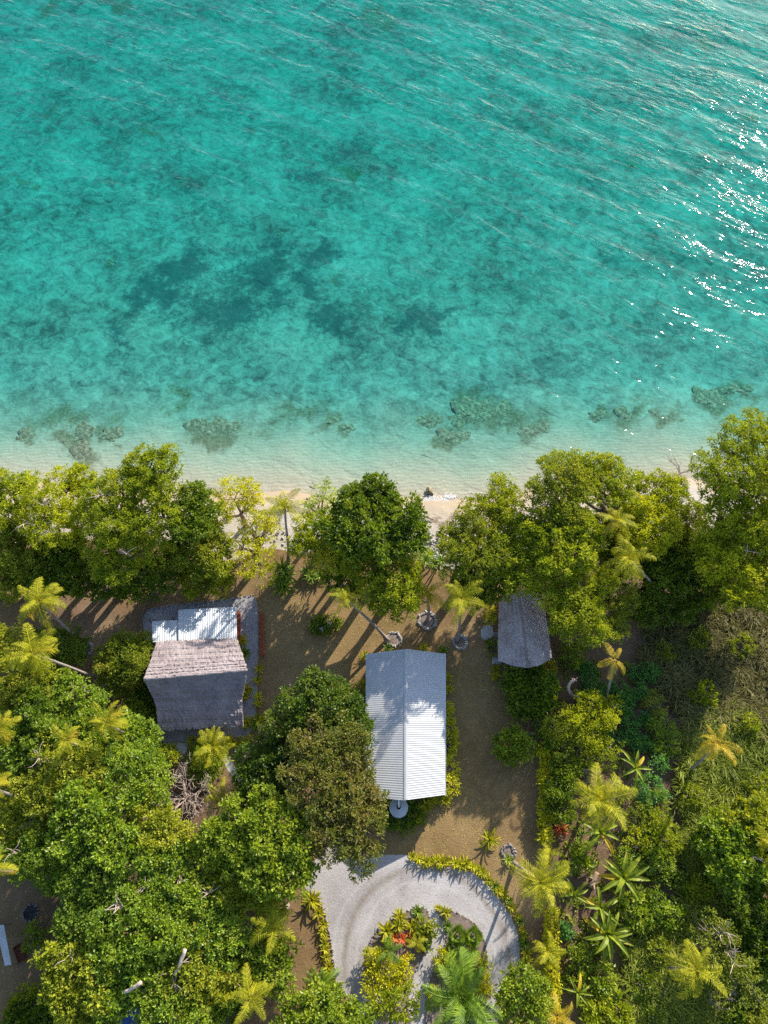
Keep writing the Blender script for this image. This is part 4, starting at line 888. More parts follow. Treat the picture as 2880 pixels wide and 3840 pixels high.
# little breaking wave at the rock
m = MB()
for k in range(700):
    t = rnd.random(); u = 1560 + t * 145 + rnd.gauss(0, 5); v = 1872 + 10 * math.sin(t * 5) + rnd.gauss(0, 6) - (18 if abs(u - 1610) < 22 else 0) * rnd.random()
    p = W(u, v, .14); m.rock((p.x, p.y, .10 + rnd.uniform(0, .05)), rnd.uniform(.02, .07), .3, k)
for px in ([(1540, 1866), (1580, 1874), (1620, 1884), (1660, 1884), (1700, 1872), (1730, 1850), (1760, 1844), (1812, 1848)], [(1655, 1890), (1700, 1880), (1745, 1888)], [(1740, 1878), (1765, 1868), (1800, 1872)]):
    pts = [W(u, v, .06) for u, v in px]
    for a, b in zip(pts, pts[1:]):
        for i in range(int((b - a).length / .09)):
            p = a.lerp(b, i * .09 / (b - a).length); m.rock((p.x + rnd.gauss(0, .05), p.y + rnd.gauss(0, .05), max(.05, float(landz(np.array([max(0, float(shore(p.x)) - p.y)]))[0]) + .02)), rnd.uniform(.02, .045), .3, i)
M['foam'] = simple('foam', [(.3, (.7, .7, .7)), (.7, (.85, .85, .85))], 3, .8, .2)
tag(struct(m.build('foam', M['foam']), 'stuff'), 'white foam line of the small wave on the sand', 'foam')

# ------------------------------------------------------------------ trees along the beach
GB = 'trees along the beach'
tree('seaside_tree', 'dark green leafy tree at the far left end of the beach', 'deep', [(40, 1850, 75), (95, 1815, 45), (10, 1930, 80), (60, 1880, 60)], group=GB, zc=7, mat='lime')
tree('seaside_tree', 'thin yellowish tree with bare twigs at left, second along the beach', 'gold', [(190, 1880, 105), (250, 1850, 80), (130, 1950, 80), (220, 1980, 100), (300, 1930, 60)], group=GB, zc=8, bare=3, dens=.8, mat='gold')
tree('seaside_tree', 'small green tree with fan of twigs touching the left shallows', 'lime', [(310, 1790, 38), (318, 1835, 32), (285, 1820, 28)], group=GB, zc=8)
tree('seaside_tree', 'tallest yellow-green tree on the left, leaning out over the water', 'gold', [(575, 1745, 72), (625, 1720, 52), (545, 1790, 75), (640, 1760, 35), (500, 1745, 45), (600, 1830, 70)], group=GB, zc=11, dens=.95, base=(520, 2000), mat='lime')
tree('seaside_tree', 'broad yellow-green tree behind the tallest leaning tree on the left', 'lime', [(470, 1870, 115), (400, 1850, 80), (560, 1900, 100), (430, 1960, 100), (520, 1980, 90), (350, 1920, 60), (620, 1940, 60)], group=GB, zc=9.5, bare=2, mat='lime')
tree('seaside_tree', 'mounded yellow-green tree above the brown lawn left of the iron verandah', 'lime', [(480, 2060, 105), (400, 2080, 70), (550, 2070, 80), (440, 2140, 60), (370, 2040, 70)], group=GB, zc=7.5, bare=1)
tree('seaside_tree', 'dense dark green round-topped tree left of the sparse yellow trees', 'deep', [(725, 1860, 68), (705, 1920, 75), (760, 1900, 50), (690, 1970, 60), (745, 1960, 55)], group=GB, zc=9)
tree('seaside_tree', 'mid green tree just inland of the dark round-topped tree', 'lime', [(740, 2010, 85), (800, 2050, 70), (700, 2060, 75), (780, 2110, 65), (660, 2090, 50)], group=GB, zc=5, mat='olive')
tree('seaside_tree', 'low green tree over the stones at the seaward edge of the gravel yard', 'olive', [(730, 2170, 60), (800, 2190, 55), (670, 2150, 55), (850, 2150, 40), (840, 2210, 30)], group=GB, zc=2.2, dens=.8, mat='lime')
tree('seaside_tree', 'sparse bright yellow tree letting the sand show through, nearest the water', 'gold', [(870, 1870, 65), (930, 1850, 50), (840, 1930, 45), (950, 1900, 40)], group=GB, zc=6, barkmat='twig', dens=.5, mat='yellowhedge')
tree('seaside_tree', 'sparse yellow tree left of the lone seaside palm', 'gold', [(950, 1990, 70), (900, 2060, 65), (990, 2040, 60), (960, 2120, 65), (1010, 1960, 40), (880, 2130, 40), (985, 2160, 40)], group=GB, zc=4.2, barkmat='twig', dens=.48, mat='yellowhedge')
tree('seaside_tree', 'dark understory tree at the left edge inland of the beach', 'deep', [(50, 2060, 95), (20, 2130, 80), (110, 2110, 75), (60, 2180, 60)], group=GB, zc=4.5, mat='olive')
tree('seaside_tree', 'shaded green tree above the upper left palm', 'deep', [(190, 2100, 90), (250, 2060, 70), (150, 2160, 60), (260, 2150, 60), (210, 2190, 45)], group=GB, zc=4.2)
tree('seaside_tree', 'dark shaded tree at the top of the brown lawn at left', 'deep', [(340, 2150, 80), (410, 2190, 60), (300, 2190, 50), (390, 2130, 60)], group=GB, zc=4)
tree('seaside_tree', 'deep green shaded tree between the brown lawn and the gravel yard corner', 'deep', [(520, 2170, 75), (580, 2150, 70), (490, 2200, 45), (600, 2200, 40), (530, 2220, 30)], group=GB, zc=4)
tree('seaside_tree', 'pale airy blue-green tree on the sand right of the lone seaside palm', 'sparse', [(1215, 1860, 52), (1190, 1905, 48), (1240, 1900, 35), (1160, 1890, 22)], group=GB, zc=6, dens=1.3)
tree('seaside_tree', 'thin open-crowned tree between the lone seaside palm and the big central tree', 'olive', [(1150, 1985, 60), (1200, 2010, 65), (1130, 2040, 45), (1180, 2070, 55), (1220, 1960, 45)], group=GB, zc=6, dens=.65, mat='lime')
tree('seaside_tree', 'big rounded dark green tree in the middle of the beach', 'deep', [(1400, 1845, 62), (1345, 1870, 60), (1440, 1900, 75), (1330, 1950, 90), (1410, 1960, 95), (1500, 1950, 75), (1270, 1990, 65), (1350, 2040, 85), (1450, 2040, 85), (1535, 2010, 60), (1560, 1995, 45)], group=GB, zc=10, base=(1400, 2200))
tree('seaside_tree', 'olive-green tree behind the big central tree with white specks, over the lawn edge', 'olive', [(1400, 2130, 90), (1480, 2130, 95), (1330, 2110, 70), (1460, 2200, 85), (1530, 2180, 60), (1510, 2260, 55), (1430, 2250, 50), (1560, 2240, 35)], group=GB, zc=7.5, mat='lime')
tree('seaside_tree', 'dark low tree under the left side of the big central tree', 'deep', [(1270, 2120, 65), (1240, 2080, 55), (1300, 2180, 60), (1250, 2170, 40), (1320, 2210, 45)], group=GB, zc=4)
tree('seaside_tree', 'yellowish tree at the right edge of the little beach', 'lime', [(1885, 1835, 55), (1920, 1880, 60), (1850, 1880, 45), (1870, 1930, 60)], group=GB, zc=9, dens=.9)
tree('seaside_tree', 'wide green tree right of the sandy gap, shading the palm lawn', 'lime', [(1740, 1985, 70), (1810, 1960, 85), (1690, 2010, 45), (1750, 2060, 95), (1830, 2050, 90), (1790, 2130, 85), (1720, 2110, 60), (1870, 2000, 70)], group=GB, zc=9, mat='olive')
tree('seaside_tree', 'dark lower tree behind the wide green tree, above the small hut', 'deep', [(1790, 2190, 70), (1850, 2200, 75), (1740, 2180, 45), (1900, 2170, 60)], group=GB, zc=6, mat='olive')
tree('seaside_tree', 'tall olive tree with orange-tinged crown right of the beach', 'gold', [(2090, 1790, 85), (2130, 1840, 90), (2060, 1850, 70), (2160, 1780, 60), (2110, 1900, 85), (2040, 1900, 55)], group=GB, zc=11.5, mat='olive', base=(2090, 2080))
tree('seaside_tree', 'fresh green tree jutting over the shallows at right, with lacy top', 'lime', [(2170, 1735, 42), (2050, 1735, 28), (2100, 1725, 28), (2240, 1750, 62), (2290, 1780, 65), (2220, 1800, 65), (2330, 1835, 60), (2280, 1850, 60), (2380, 1780, 24)], group=GB, zc=10.5, base=(2240, 2000))
tree('seaside_tree', 'rounded green tree below the bare driftwood bush at right', 'lime', [(2480, 1830, 70), (2530, 1830, 45), (2430, 1850, 60), (2490, 1890, 75), (2540, 1880, 40)], group=GB, zc=8)
tree('seaside_tree', 'yellow-green tree right of the upper of two palms at right', 'lime', [(2420, 1950, 80), (2470, 1990, 75), (2380, 2010, 50), (2440, 2040, 70), (2400, 1910, 50), (2490, 1950, 50)], group=GB, zc=8, mat='gold')
tree('seaside_tree', 'domed green tree left of the two right hand palms', 'lime', [(2130, 1985, 85), (2080, 2030, 80), (2180, 2040, 80), (2120, 2090, 90), (2190, 1960, 50), (2050, 2090, 60), (2010, 2010, 60)], group=GB, zc=10.5, base=(2120, 2200))
tree('seaside_tree', 'green tree overhanging the upper part of the small thatched hut', 'lime', [(1960, 1990, 75), (1985, 2060, 75), (1940, 2120, 75), (2000, 2150, 75), (1960, 2190, 50), (1900, 2080, 70)], group=GB, zc=9, mat='lime')
tree('seaside_tree', 'large olive tree hiding the right side of the small thatched hut', 'olive', [(2100, 2170, 90), (2170, 2180, 90), (2060, 2220, 60), (2130, 2260, 90), (2210, 2240, 75), (2180, 2320, 85), (2100, 2330, 60), (2250, 2180, 55), (2220, 2370, 50)], group=GB, zc=8.5, mat='lime')
tree('seaside_tree', 'drooping green tree below the lower right hand palm', 'olive', [(2280, 2220, 65), (2330, 2230, 60), (2300, 2290, 60), (2350, 2260, 40), (2290, 2360, 50), (2330, 2380, 30)], group=GB, zc=5.5)
tree('seaside_tree', 'grey-twigged thin tree between the sand patch and the right hand giant', 'olive', [(2560, 1950, 60), (2600, 1990, 60), (2540, 2010, 60), (2590, 2050, 65), (2620, 1930, 45)], group=GB, zc=6, dens=.55, bare=1)
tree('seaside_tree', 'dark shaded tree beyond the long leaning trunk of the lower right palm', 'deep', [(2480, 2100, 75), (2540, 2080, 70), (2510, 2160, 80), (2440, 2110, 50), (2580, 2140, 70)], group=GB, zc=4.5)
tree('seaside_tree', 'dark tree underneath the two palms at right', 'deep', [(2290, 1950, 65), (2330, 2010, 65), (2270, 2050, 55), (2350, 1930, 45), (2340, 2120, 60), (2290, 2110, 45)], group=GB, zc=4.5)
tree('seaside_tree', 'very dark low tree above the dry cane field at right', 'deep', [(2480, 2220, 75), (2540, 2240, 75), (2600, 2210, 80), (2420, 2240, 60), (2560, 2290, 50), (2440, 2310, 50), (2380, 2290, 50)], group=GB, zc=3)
tree('seaside_tree', 'giant tree at the right edge rising highest against the sea', 'olive', [(2780, 1640, 78), (2845, 1610, 70), (2740, 1700, 72), (2810, 1730, 90), (2870, 1700, 80), (2730, 1790, 70), (2690, 1660, 30), (2640, 1755, 55), (2670, 1790, 45), (2860, 1790, 80)], group=GB, zc=14, base=(2800, 1960), mat='lime')
tree('seaside_tree', 'yellow-green domed tree at the right edge, just inland of the giant', 'gold', [(2690, 1850, 65), (2750, 1900, 80), (2820, 1880, 80), (2700, 1940, 75), (2850, 1950, 85), (2770, 1980, 85)], group=GB, zc=11, mat='lime', bare=1)
tree('seaside_tree', 'broad olive tree at the right edge with a bleached bare limb', 'olive', [(2740, 2050, 90), (2810, 2060, 95), (2690, 2110, 70), (2870, 2100, 80), (2760, 2150, 90), (2840, 2180, 80), (2660, 2040, 60)], group=GB, zc=9, bare=2, mat='gold')
tree('seaside_tree', 'shadowed olive tree bordering the top of the dry cane field at far right', 'olive', [(2640, 2130, 60), (2700, 2200, 65), (2780, 2230, 60), (2850, 2250, 50)], group=GB, zc=5, mat='olive')

# ------------------------------------------------------------------ forest at left
GF = 'broadleaf trees of the left grove'
F_ = [('leafy tree around the trunk of the second palm at the left edge', [(190, 2440, 70), (240, 2410, 60), (140, 2410, 55), (260, 2455, 50), (290, 2440, 40)], 2.4),
 ('bright green tree at the left edge under the second palm', [(40, 2520, 90), (110, 2570, 85), (20, 2420, 60), (60, 2600, 70)], 6.5),
 ('green tree below the slanting trunk of the second palm at left', [(200, 2610, 85), (270, 2635, 75), (225, 2560, 45), (150, 2650, 80), (340, 2650, 60)], 5),
 ('tree at the left between the edge palm and the pair of yellow palms', [(90, 2690, 85), (150, 2740, 80), (40, 2780, 85), (120, 2810, 80)], 7),
 ('tree just left of the planted yellow hedge, below the palm pair', [(330, 2740, 75), (420, 2800, 85), (490, 2760, 70), (350, 2850, 70), (540, 2790, 50)], 4.6),
 ('wide tree in the upper middle of the left grove', [(220, 2870, 95), (300, 2910, 95), (180, 2950, 85), (270, 2970, 80)], 8),
 ('tree along the grove edge left of the leafless fallen tree', [(450, 2890, 90), (530, 2870, 80), (480, 2970, 90), (545, 2950, 75), (590, 2920, 45), (585, 2990, 42)], 7.5),
 ('tree at the left edge under the leaning grey trunk', [(60, 2900, 85), (110, 3050, 80), (40, 3060, 70), (150, 3100, 70), (60, 3130, 60)], 4.8),
 ('large rounded tree in the centre of the left grove', [(330, 3050, 100), (410, 3080, 95), (370, 3150, 90), (270, 3120, 80), (440, 3170, 80)], 9),
 ('tree below the leafless fallen tree at the right side of the grove', [(545, 3075, 80), (620, 3105, 62), (610, 3160, 80), (530, 3160, 75), (680, 3160, 60)], 7.5),
 ('dim green tree above the dark clearing at far left', [(110, 3210, 80), (190, 3230, 80), (230, 3280, 60), (160, 3180, 60)], 6),
 ('tree with bunched leaf tips right of the dark clearing', [(360, 3290, 85), (300, 3250, 75), (430, 3280, 75), (400, 3340, 60), (260, 3310, 45)], 8),
 ('green tree in the middle of the lower grove beside a dark gap', [(600, 3270, 90), (680, 3260, 85), (640, 3330, 80), (710, 3320, 70), (560, 3340, 50)], 8),
 ('bright crown above the lower palm, nearest the driveway', [(830, 3300, 90), (900, 3260, 80), (790, 3240, 75), (930, 3330, 70), (850, 3380, 65), (1000, 3360, 50)], 7),
 ('shaded tree right of the dark clearing, below the bunched tree', [(300, 3430, 75), (360, 3410, 70), (270, 3480, 60), (340, 3490, 70)], 6),
 ('large yellow-green crown in the lower middle of the grove', [(500, 3420, 95), (590, 3440, 95), (450, 3480, 85), (540, 3520, 95), (630, 3510, 85)], 9.5),
 ('green crown left of the lowest driveway palm', [(760, 3440, 85), (830, 3470, 80), (720, 3510, 85), (790, 3540, 85), (870, 3530, 70)], 8),
 ('tree in the lower grove around the steep bare trunk', [(660, 3620, 90), (740, 3630, 90), (700, 3700, 85), (780, 3690, 80)], 7.5),
 ('tree with golden leaves at its left side, low in the grove', [(230, 3600, 60), (280, 3660, 70), (210, 3690, 50), (330, 3610, 70), (370, 3680, 80), (260, 3740, 55)], 7.5),
 ('tree in the lower grove around the short broken trunk', [(450, 3620, 90), (530, 3610, 85), (410, 3760, 70), (560, 3700, 80), (440, 3690, 70), (620, 3720, 60)], 7.5),
 ('tree cut by the bottom edge, right of the blue tarpaulin', [(620, 3790, 85), (700, 3790, 85), (560, 3830, 45), (650, 3850, 80), (740, 3840, 60)], 7.5),
 ('low tree at the bottom edge left of the blue tarpaulin', [(350, 3800, 55), (400, 3840, 55), (300, 3830, 50)], 5),
 ('shaded green tree between the grove and the bottom palm', [(830, 3620, 70), (860, 3690, 60), (810, 3760, 65), (880, 3590, 50)], 5)]
for k, (lb, lo, z) in enumerate(F_):
    tree('broadleaf_tree', lb, 'broad', [(a_, b_, r_ * 1.1) for a_, b_, r_ in lo], group=GF, zc=z if z < 5.5 else 6.2 + (z - 7) * .3, flat=.4, bare=(1, 0, 2, 1, 0)[k % 5], mat={7: 'broady', 10: 'broadd', 18: 'broady', 15: 'broad', 14: 'broadd', 0: 'broadd', 22: 'broadd', 19: 'broad'}.get(k, ('broad', 'broady', 'broad', 'broadd')[k % 4]))
tree('broadleaf_tree', 'bright fresh green tree at the lower left of the reddish-brown tree', 'fresh', [(1050, 3080, 100), (970, 3110, 85), (1110, 3120, 75), (1000, 3190, 85), (1090, 3200, 90), (1120, 3270, 65), (1030, 3280, 80)], zc=8, group=GF)
tree('broadleaf_tree', 'fresh green crown right below the leafless fallen tree', 'fresh', [(870, 3110, 80), (920, 3160, 75), (830, 3170, 70), (880, 3210, 60), (800, 3120, 40)], zc=7.5, group=GF)
tree('broadleaf_tree', 'glossy green tree beside the brown lawn left of the driveway planting row', 'deep', [(1020, 3590, 70), (960, 3580, 65), (1040, 3640, 55), (980, 3660, 60), (1070, 3560, 40)], zc=5, group=GF, mat='fresh')

# ------------------------------------------------------------------ the big tree by the white house and its neighbours
tree('shade_tree', 'large reddish-brown tinged tree overlapping the left side of the white roof', 'russet', [(1200, 2800, 95), (1290, 2800, 85), (1150, 2870, 90), (1250, 2890, 100), (1340, 2880, 75), (1180, 2970, 95), (1290, 2980, 95), (1370, 2960, 55), (1240, 3060, 90), (1340, 3060, 80), (1400, 3050, 45), (1390, 3130, 50), (1300, 3140, 70), (1210, 3140, 60), (1365, 3210, 45), (1230, 3190, 40), (1340, 3260, 30), (1410, 3000, 35)], zc=9, base=(1240, 2960), low=-.5)
tree('shade_tree', 'dark green bushy tree left of the upper half of the white roof', 'darktree', [(1190, 2580, 70), (1250, 2590, 65), (1130, 2610, 45), (1200, 2660, 85), (1290, 2670, 75), (1080, 2670, 60), (1120, 2700, 70), (1340, 2740, 55), (1270, 2740, 75), (1330, 2660, 40), (1190, 2740, 70), (1030, 2720, 45)], zc=7.5, base=(1200, 2720), mat='darktree')
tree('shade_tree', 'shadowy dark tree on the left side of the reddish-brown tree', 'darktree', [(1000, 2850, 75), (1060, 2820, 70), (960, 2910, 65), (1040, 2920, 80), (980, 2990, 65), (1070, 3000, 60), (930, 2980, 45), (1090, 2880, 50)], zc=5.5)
tree('shade_tree', 'dense rounded bright bush-like tree at the bottom edge left of the driveway', 'fresh', [(1200, 3780, 80), (1120, 3810, 75), (1280, 3810, 70), (1240, 3850, 80), (1150, 3860, 80), (1340, 3850, 50), (1210, 3745, 45)], zc=5, mat='fresh')
tree('shade_tree', 'leafy green tree on the right edge of the driveway at the bottom', 'fresh', [(1960, 3690, 65), (1920, 3740, 55), (2000, 3730, 65), (1960, 3780, 65), (1920, 3810, 45), (2020, 3790, 40)], zc=4.5, mat='fresh')

# ------------------------------------------------------------------ shrubs
GS = 'garden shrubs'
bush('round clipped dark green bush at the left wall of the thatched house', 'deep', [(485, 2465, 80), (450, 2500, 70), (520, 2500, 75), (475, 2545, 65), (530, 2440, 60), (440, 2450, 55)], zc=2.2, name='clipped_bush', flat=.85, mat='olive', dens=1.3)
bush('green shrub under the left wall of the thatched house', 'fresh', [(520, 2680, 40), (550, 2720, 35), (500, 2640, 30)], group=GS)
bush('dark shaded shrub between the round bush and the thatched house corner', 'deep', [(555, 2620, 38), (530, 2590, 35), (570, 2680, 30)], zc=.7, group=GS)
tree('hedge', 'narrow yellow-green hedge between the left grove and the fallen tree', 'yellowhedge', [(540, 2725, 26), (548, 2760, 24), (560, 2800, 22), (567, 2835, 22), (572, 2870, 20)], cat='hedge', zc=.8, flat=.9)
tree('hedge', 'low row of yellow bushes below the thatched house, right of the bright palm', 'yellowhedge', [(860, 2778, 11), (880, 2779, 11), (900, 2780, 11), (918, 2779, 11), (938, 2779, 12), (712, 2780, 10), (732, 2780, 11)], cat='hedge', zc=.3, flat=.9)
bush('leafy shrub above the fallen leafless tree', 'fresh', [(620, 2840, 40), (650, 2830, 30), (595, 2870, 30)], zc=1.2, group=GS, mat='lime')
bush('large-leaved shrub right of the fallen leafless tree', 'broad', [(770, 2900, 40), (800, 2870, 38), (735, 2890, 30), (820, 2840, 30), (745, 2850, 28)], zc=1.2, group=GS, mat='fresh')
bush('leafy shrub under the bright palm below the thatched house', 'fresh', [(760, 2820, 32), (745, 2840, 28), (800, 2830, 30)], zc=1.0, group=GS)
bush('white-flowered low bush on the lawn, left of its twin', 'deep', [(1190, 2345, 26), (1205, 2355, 24), (1212, 2330, 16)], zc=.5, group=GS)
bush('white-flowered low bush on the lawn, right of its twin', 'deep', [(1245, 2335, 22), (1252, 2345, 20)], zc=.5, group=GS)
bush('small bush at the left wall of the white-roofed house', 'olive', [(1350, 2590, 22), (1345, 2650, 24), (1362, 2620, 16)], zc=.7, group=GS, mat='lime')
tree('hedge', 'rounded clipped hedge along the right wall of the white-roofed house', 'olive', [(1683, 2655, 18), (1686, 2690, 19), (1688, 2725, 19), (1688, 2760, 18), (1686, 2800, 20), (1688, 2840, 19), (1692, 2890, 22), (1694, 2930, 23), (1690, 2965, 20)], cat='hedge', zc=.8, flat=.9, mat='yellowhedge', dens=1.4)
bush('round dark green shrub between the hut and the swing', 'deep', [(1960, 2560, 60), (2020, 2570, 60), (1990, 2620, 65), (1940, 2610, 45), (2040, 2620, 45), (1990, 2540, 50)], zc=1.8, name='round_shrub', dens=1.3, mat='deep')
bush('red-flowered green bush at the right edge of the lawn', 'deep', [(1920, 2770, 48), (1900, 2800, 42), (1955, 2790, 42), (1930, 2820, 40)], zc=1.2, dens=1.2, mat='fresh')
bush('bright green round bush right of the small thatched hut', 'fresh', [(2150, 2455, 34), (2130, 2470, 26), (2170, 2445, 26), (2150, 2480, 24)], zc=1.0, group=GS)
bush('yellowish bushes at the left side of the small hut', 'yellowhedge', [(1840, 2290, 20), (1835, 2320, 20), (1843, 2265, 18)], zc=.8, group=GS)
bush('dark green tuft at the lower left of the small thatched hut', 'deep', [(1850, 2445, 20), (1842, 2425, 18)], zc=.6, group=GS)
bush('yellow flowering bush strip at the right wall of the small hut', 'yellowhedge', [(2066, 2500, 14), (2064, 2530, 14), (2070, 2560, 12)], zc=.7, group=GS)
tree('hedge', 'long yellow hedge between the lawn and the overgrown garden', 'yellowhedge', [(2046, v, 20 + 5 * math.sin(v * .05)) for v in range(2860, 3160, 28)], cat='hedge', zc=.8, flat=.9, dens=1.2)
tree('hedge', 'clipped moss-yellow hedge strip running below the garden palms', 'yellowhedge', [(2066 + (v - 3440) * .012, v, 20 + 2 * math.sin(v * .09)) for v in range(3430, 3790, 26)], cat='hedge', zc=.9, flat=.85, dens=1.5)
bush('light green hedge bush at the top of the yellow hedge', 'fresh', [(2042, 2730, 34), (2065, 2710, 30), (2050, 2780, 30), (2030, 2700, 20)], zc=1.0, group=GS, mat='broad')
bush('yellow-topped bush below the light green hedge bush', 'yellowhedge', [(2040, 2820, 24), (2060, 2850, 22)], zc=.9, group=GS)
bush('large feathery yellow-green shrub at the top of the overgrown garden', 'gold', [(2200, 2660, 55), (2260, 2690, 50), (2150, 2690, 45), (2230, 2740, 50), (2170, 2740, 50), (2290, 2650, 35), (2210, 2630, 35)], zc=2.6, name='feathery_shrub', mat='gold', leafscale=.8)
bush('feathery olive shrub lower left of the large yellow-green one', 'gold', [(2130, 2780, 50), (2090, 2740, 45), (2170, 2810, 42), (2120, 2830, 35)], zc=2.2, name='feathery_shrub', mat='olive', leafscale=.8)
bush('feathery light shrub beside the pale log', 'gold', [(2250, 2820, 45), (2290, 2800, 35), (2220, 2840, 35), (2270, 2850, 30)], zc=2.0, name='feathery_shrub', mat='lime', leafscale=.8)
bush('dark bluish shrub behind the yellow hedge', 'blue', [(2105, 2940, 50), (2090, 2990, 48), (2130, 2900, 40), (2110, 3040, 45)], zc=1.4, group=GS, mat='deep')
bush('mid green shrub left of the large garden palm', 'fresh', [(2120, 2900, 35), (2150, 2870, 32), (2100, 2870, 30)], zc=1.5, group=GS)
GV = 'low bluish garden plants'
for lb, u, v, r in (('low bluish plant right of the slender four-frond palm', 2340, 2610, 36), ('bluish plant just below the slender palm foot', 2320, 2660, 36), ('bluish plant above the dark soil gap in the garden', 2350, 2700, 40), ('bluish plant by the right end of the feathery shrub', 2300, 2775, 34), ('trailing bluish plant left of the upper banana', 2360, 2765, 30),
                    ('trailing bluish plant above the upper banana', 2400, 2785, 36), ('single round bluish plant on bare soil', 2417, 2700, 22), ('bluish plant near the top of the vine column', 2440, 2520, 36), ('dark bluish plant beside the curved bare trunk', 2220, 2590, 45), ('bluish plant above the feathery shrub', 2280, 2590, 30), ('bluish plant below the bright round bush', 2200, 2520, 30), ('bluish plant in the shade above the vine column', 2400, 2590, 30), ('small bluish plant near the shaded trail', 2390, 2520, 26)):
    bush(lb, 'blue', [(u, v, r * .7), (u + r * .5, v + r * .3, r * .5), (u - r * .45, v + r * .25, r * .5), (u + r * .1, v - r * .5, r * .45)], zc=.6, group=GV, trunk=True, name='low_shrub')
GC = 'vine-covered shrubs along the trail'
for lb, u, v, r, mt in (('topmost vine-covered shrub beside the shaded trail', 2455, 2640, 46, 'olive'), ('vine-covered shrub second from the top of the trail', 2485, 2730, 50, 'broad'), ('vine-covered shrub with pale leaves, third down the trail', 2495, 2800, 42, 'broad'), ('small vine shrub right of the upper banana', 2468, 2855, 34, 'blue'), ('leafy vine shrub below the upper banana', 2430, 2960, 60, 'blue'),
                        ('vine shrub at the bend of the trail', 2455, 3020, 52, 'broad'), ('yellow-speckled vine shrub right of the large garden palm', 2460, 3080, 55, 'lime'), ('large yellow-leaved vine mound by the lower trail', 2480, 3150, 68, 'lime'), ('rounded vine mound above the lower banana', 2470, 3230, 66, 'broad'), ('yellow vine shrub left of the rounded mound', 2385, 3160, 48, 'gold'),
                        ('dim vine shrub under the large garden palm', 2390, 3060, 45, 'olive'), ('small tangle between the bananas', 2350, 3220, 40, 'broad')):
    bush(lb, 'broad', [(u, v - r * .3, r * .65), (u + r * .45, v + r * .2, r * .55), (u - r * .45, v + r * .1, r * .55), (u, v + r * .5, r * .55)], zc=1.1, group=GC, mat=mt, leafscale=.75, name='vine_shrub')
for lb, u, v, r, mt, z in (('shrub left of the topmost lower banana', 2175, 3210, 44, 'fresh', 1.0), ('big green shrub right of the middle bananas', 2380, 3420, 72, 'fresh', 1.4), ('mixed green shrub at the edge of the lower cane', 2455, 3400, 60, 'broad', 1.3), ('small leafy bush left of the lowest banana path', 2170, 3590, 48, 'fresh', 1.0), ('leafy bush above the lowest banana', 2165, 3665, 44, 'fresh', .9),
                        ('bright bush beside the lower dark trail', 2262, 3690, 56, 'fresh', 1.2), ('green bush at the bottom edge of the garden', 2240, 3795, 66, 'lime', 1.3), ('bright bush at the bottom beside the dark trail', 2318, 3800, 52, 'lime', 1.2), ('bluish bush left of the hedge strip end', 2115, 3490, 24, 'blue', .6), ('small dark bush among bananas', 2245, 3550, 34, 'deep', .8)):
    bush(lb, 'fresh', [(u, v - r * .3, r * .65), (u + r * .45, v + r * .2, r * .55), (u - r * .45, v + r * .15, r * .55), (u + r * .05, v + r * .5, r * .5)], zc=z, group=GS, mat=mt)
GR = 'large-leaved thickets at the right edge'
for lb, lo, mt, z in (('sunlit large-leaved thicket right of the lower cane field', [(2740, 3210, 75), (2690, 3170, 65), (2790, 3160, 70), (2720, 3270, 55)], 'broad', 3), ('yellow-green thicket at the right edge above the pale branch', [(2800, 3090, 75), (2850, 3140, 70), (2760, 3070, 55), (2850, 3040, 50)], 'broady', 3), ('bright thicket left of the yellow-green edge thicket', [(2690, 3110, 60), (2650, 3150, 50), (2720, 3080, 45)], 'fresh', 2.4),
                       ('dark large-leaved thicket at the right edge below the pale branch', [(2850, 3360, 75), (2800, 3400, 70), (2860, 3430, 70), (2760, 3370, 50)], 'deep', 2.6), ('shadowed thicket low on the right edge', [(2850, 3530, 70), (2800, 3490, 55), (2860, 3600, 60)], 'deep', 2.2), ('sunny leaf mound above the dark thicket', [(2800, 3290, 60), (2850, 3260, 55), (2760, 3310, 45)], 'broad', 2.6)):
    bush(lb, 'broad', lo, zc=z, group=GR, mat=mt, leafscale=1.2, name='thicket')
tree('straggly_tree', 'straggly olive tree with brown twigs around the lower right palm', 'olive', [(2670, 3500, 60), (2720, 3560, 65), (2620, 3550, 50), (2760, 3610, 55), (2690, 3620, 60), (2800, 3680, 60), (2830, 3720, 45), (2640, 3480, 40), (2760, 3690, 50)], zc=4, dens=.38, bare=2, mat='cane', leafscale=.8)
GX = 'scrub bushes among the cane grass'
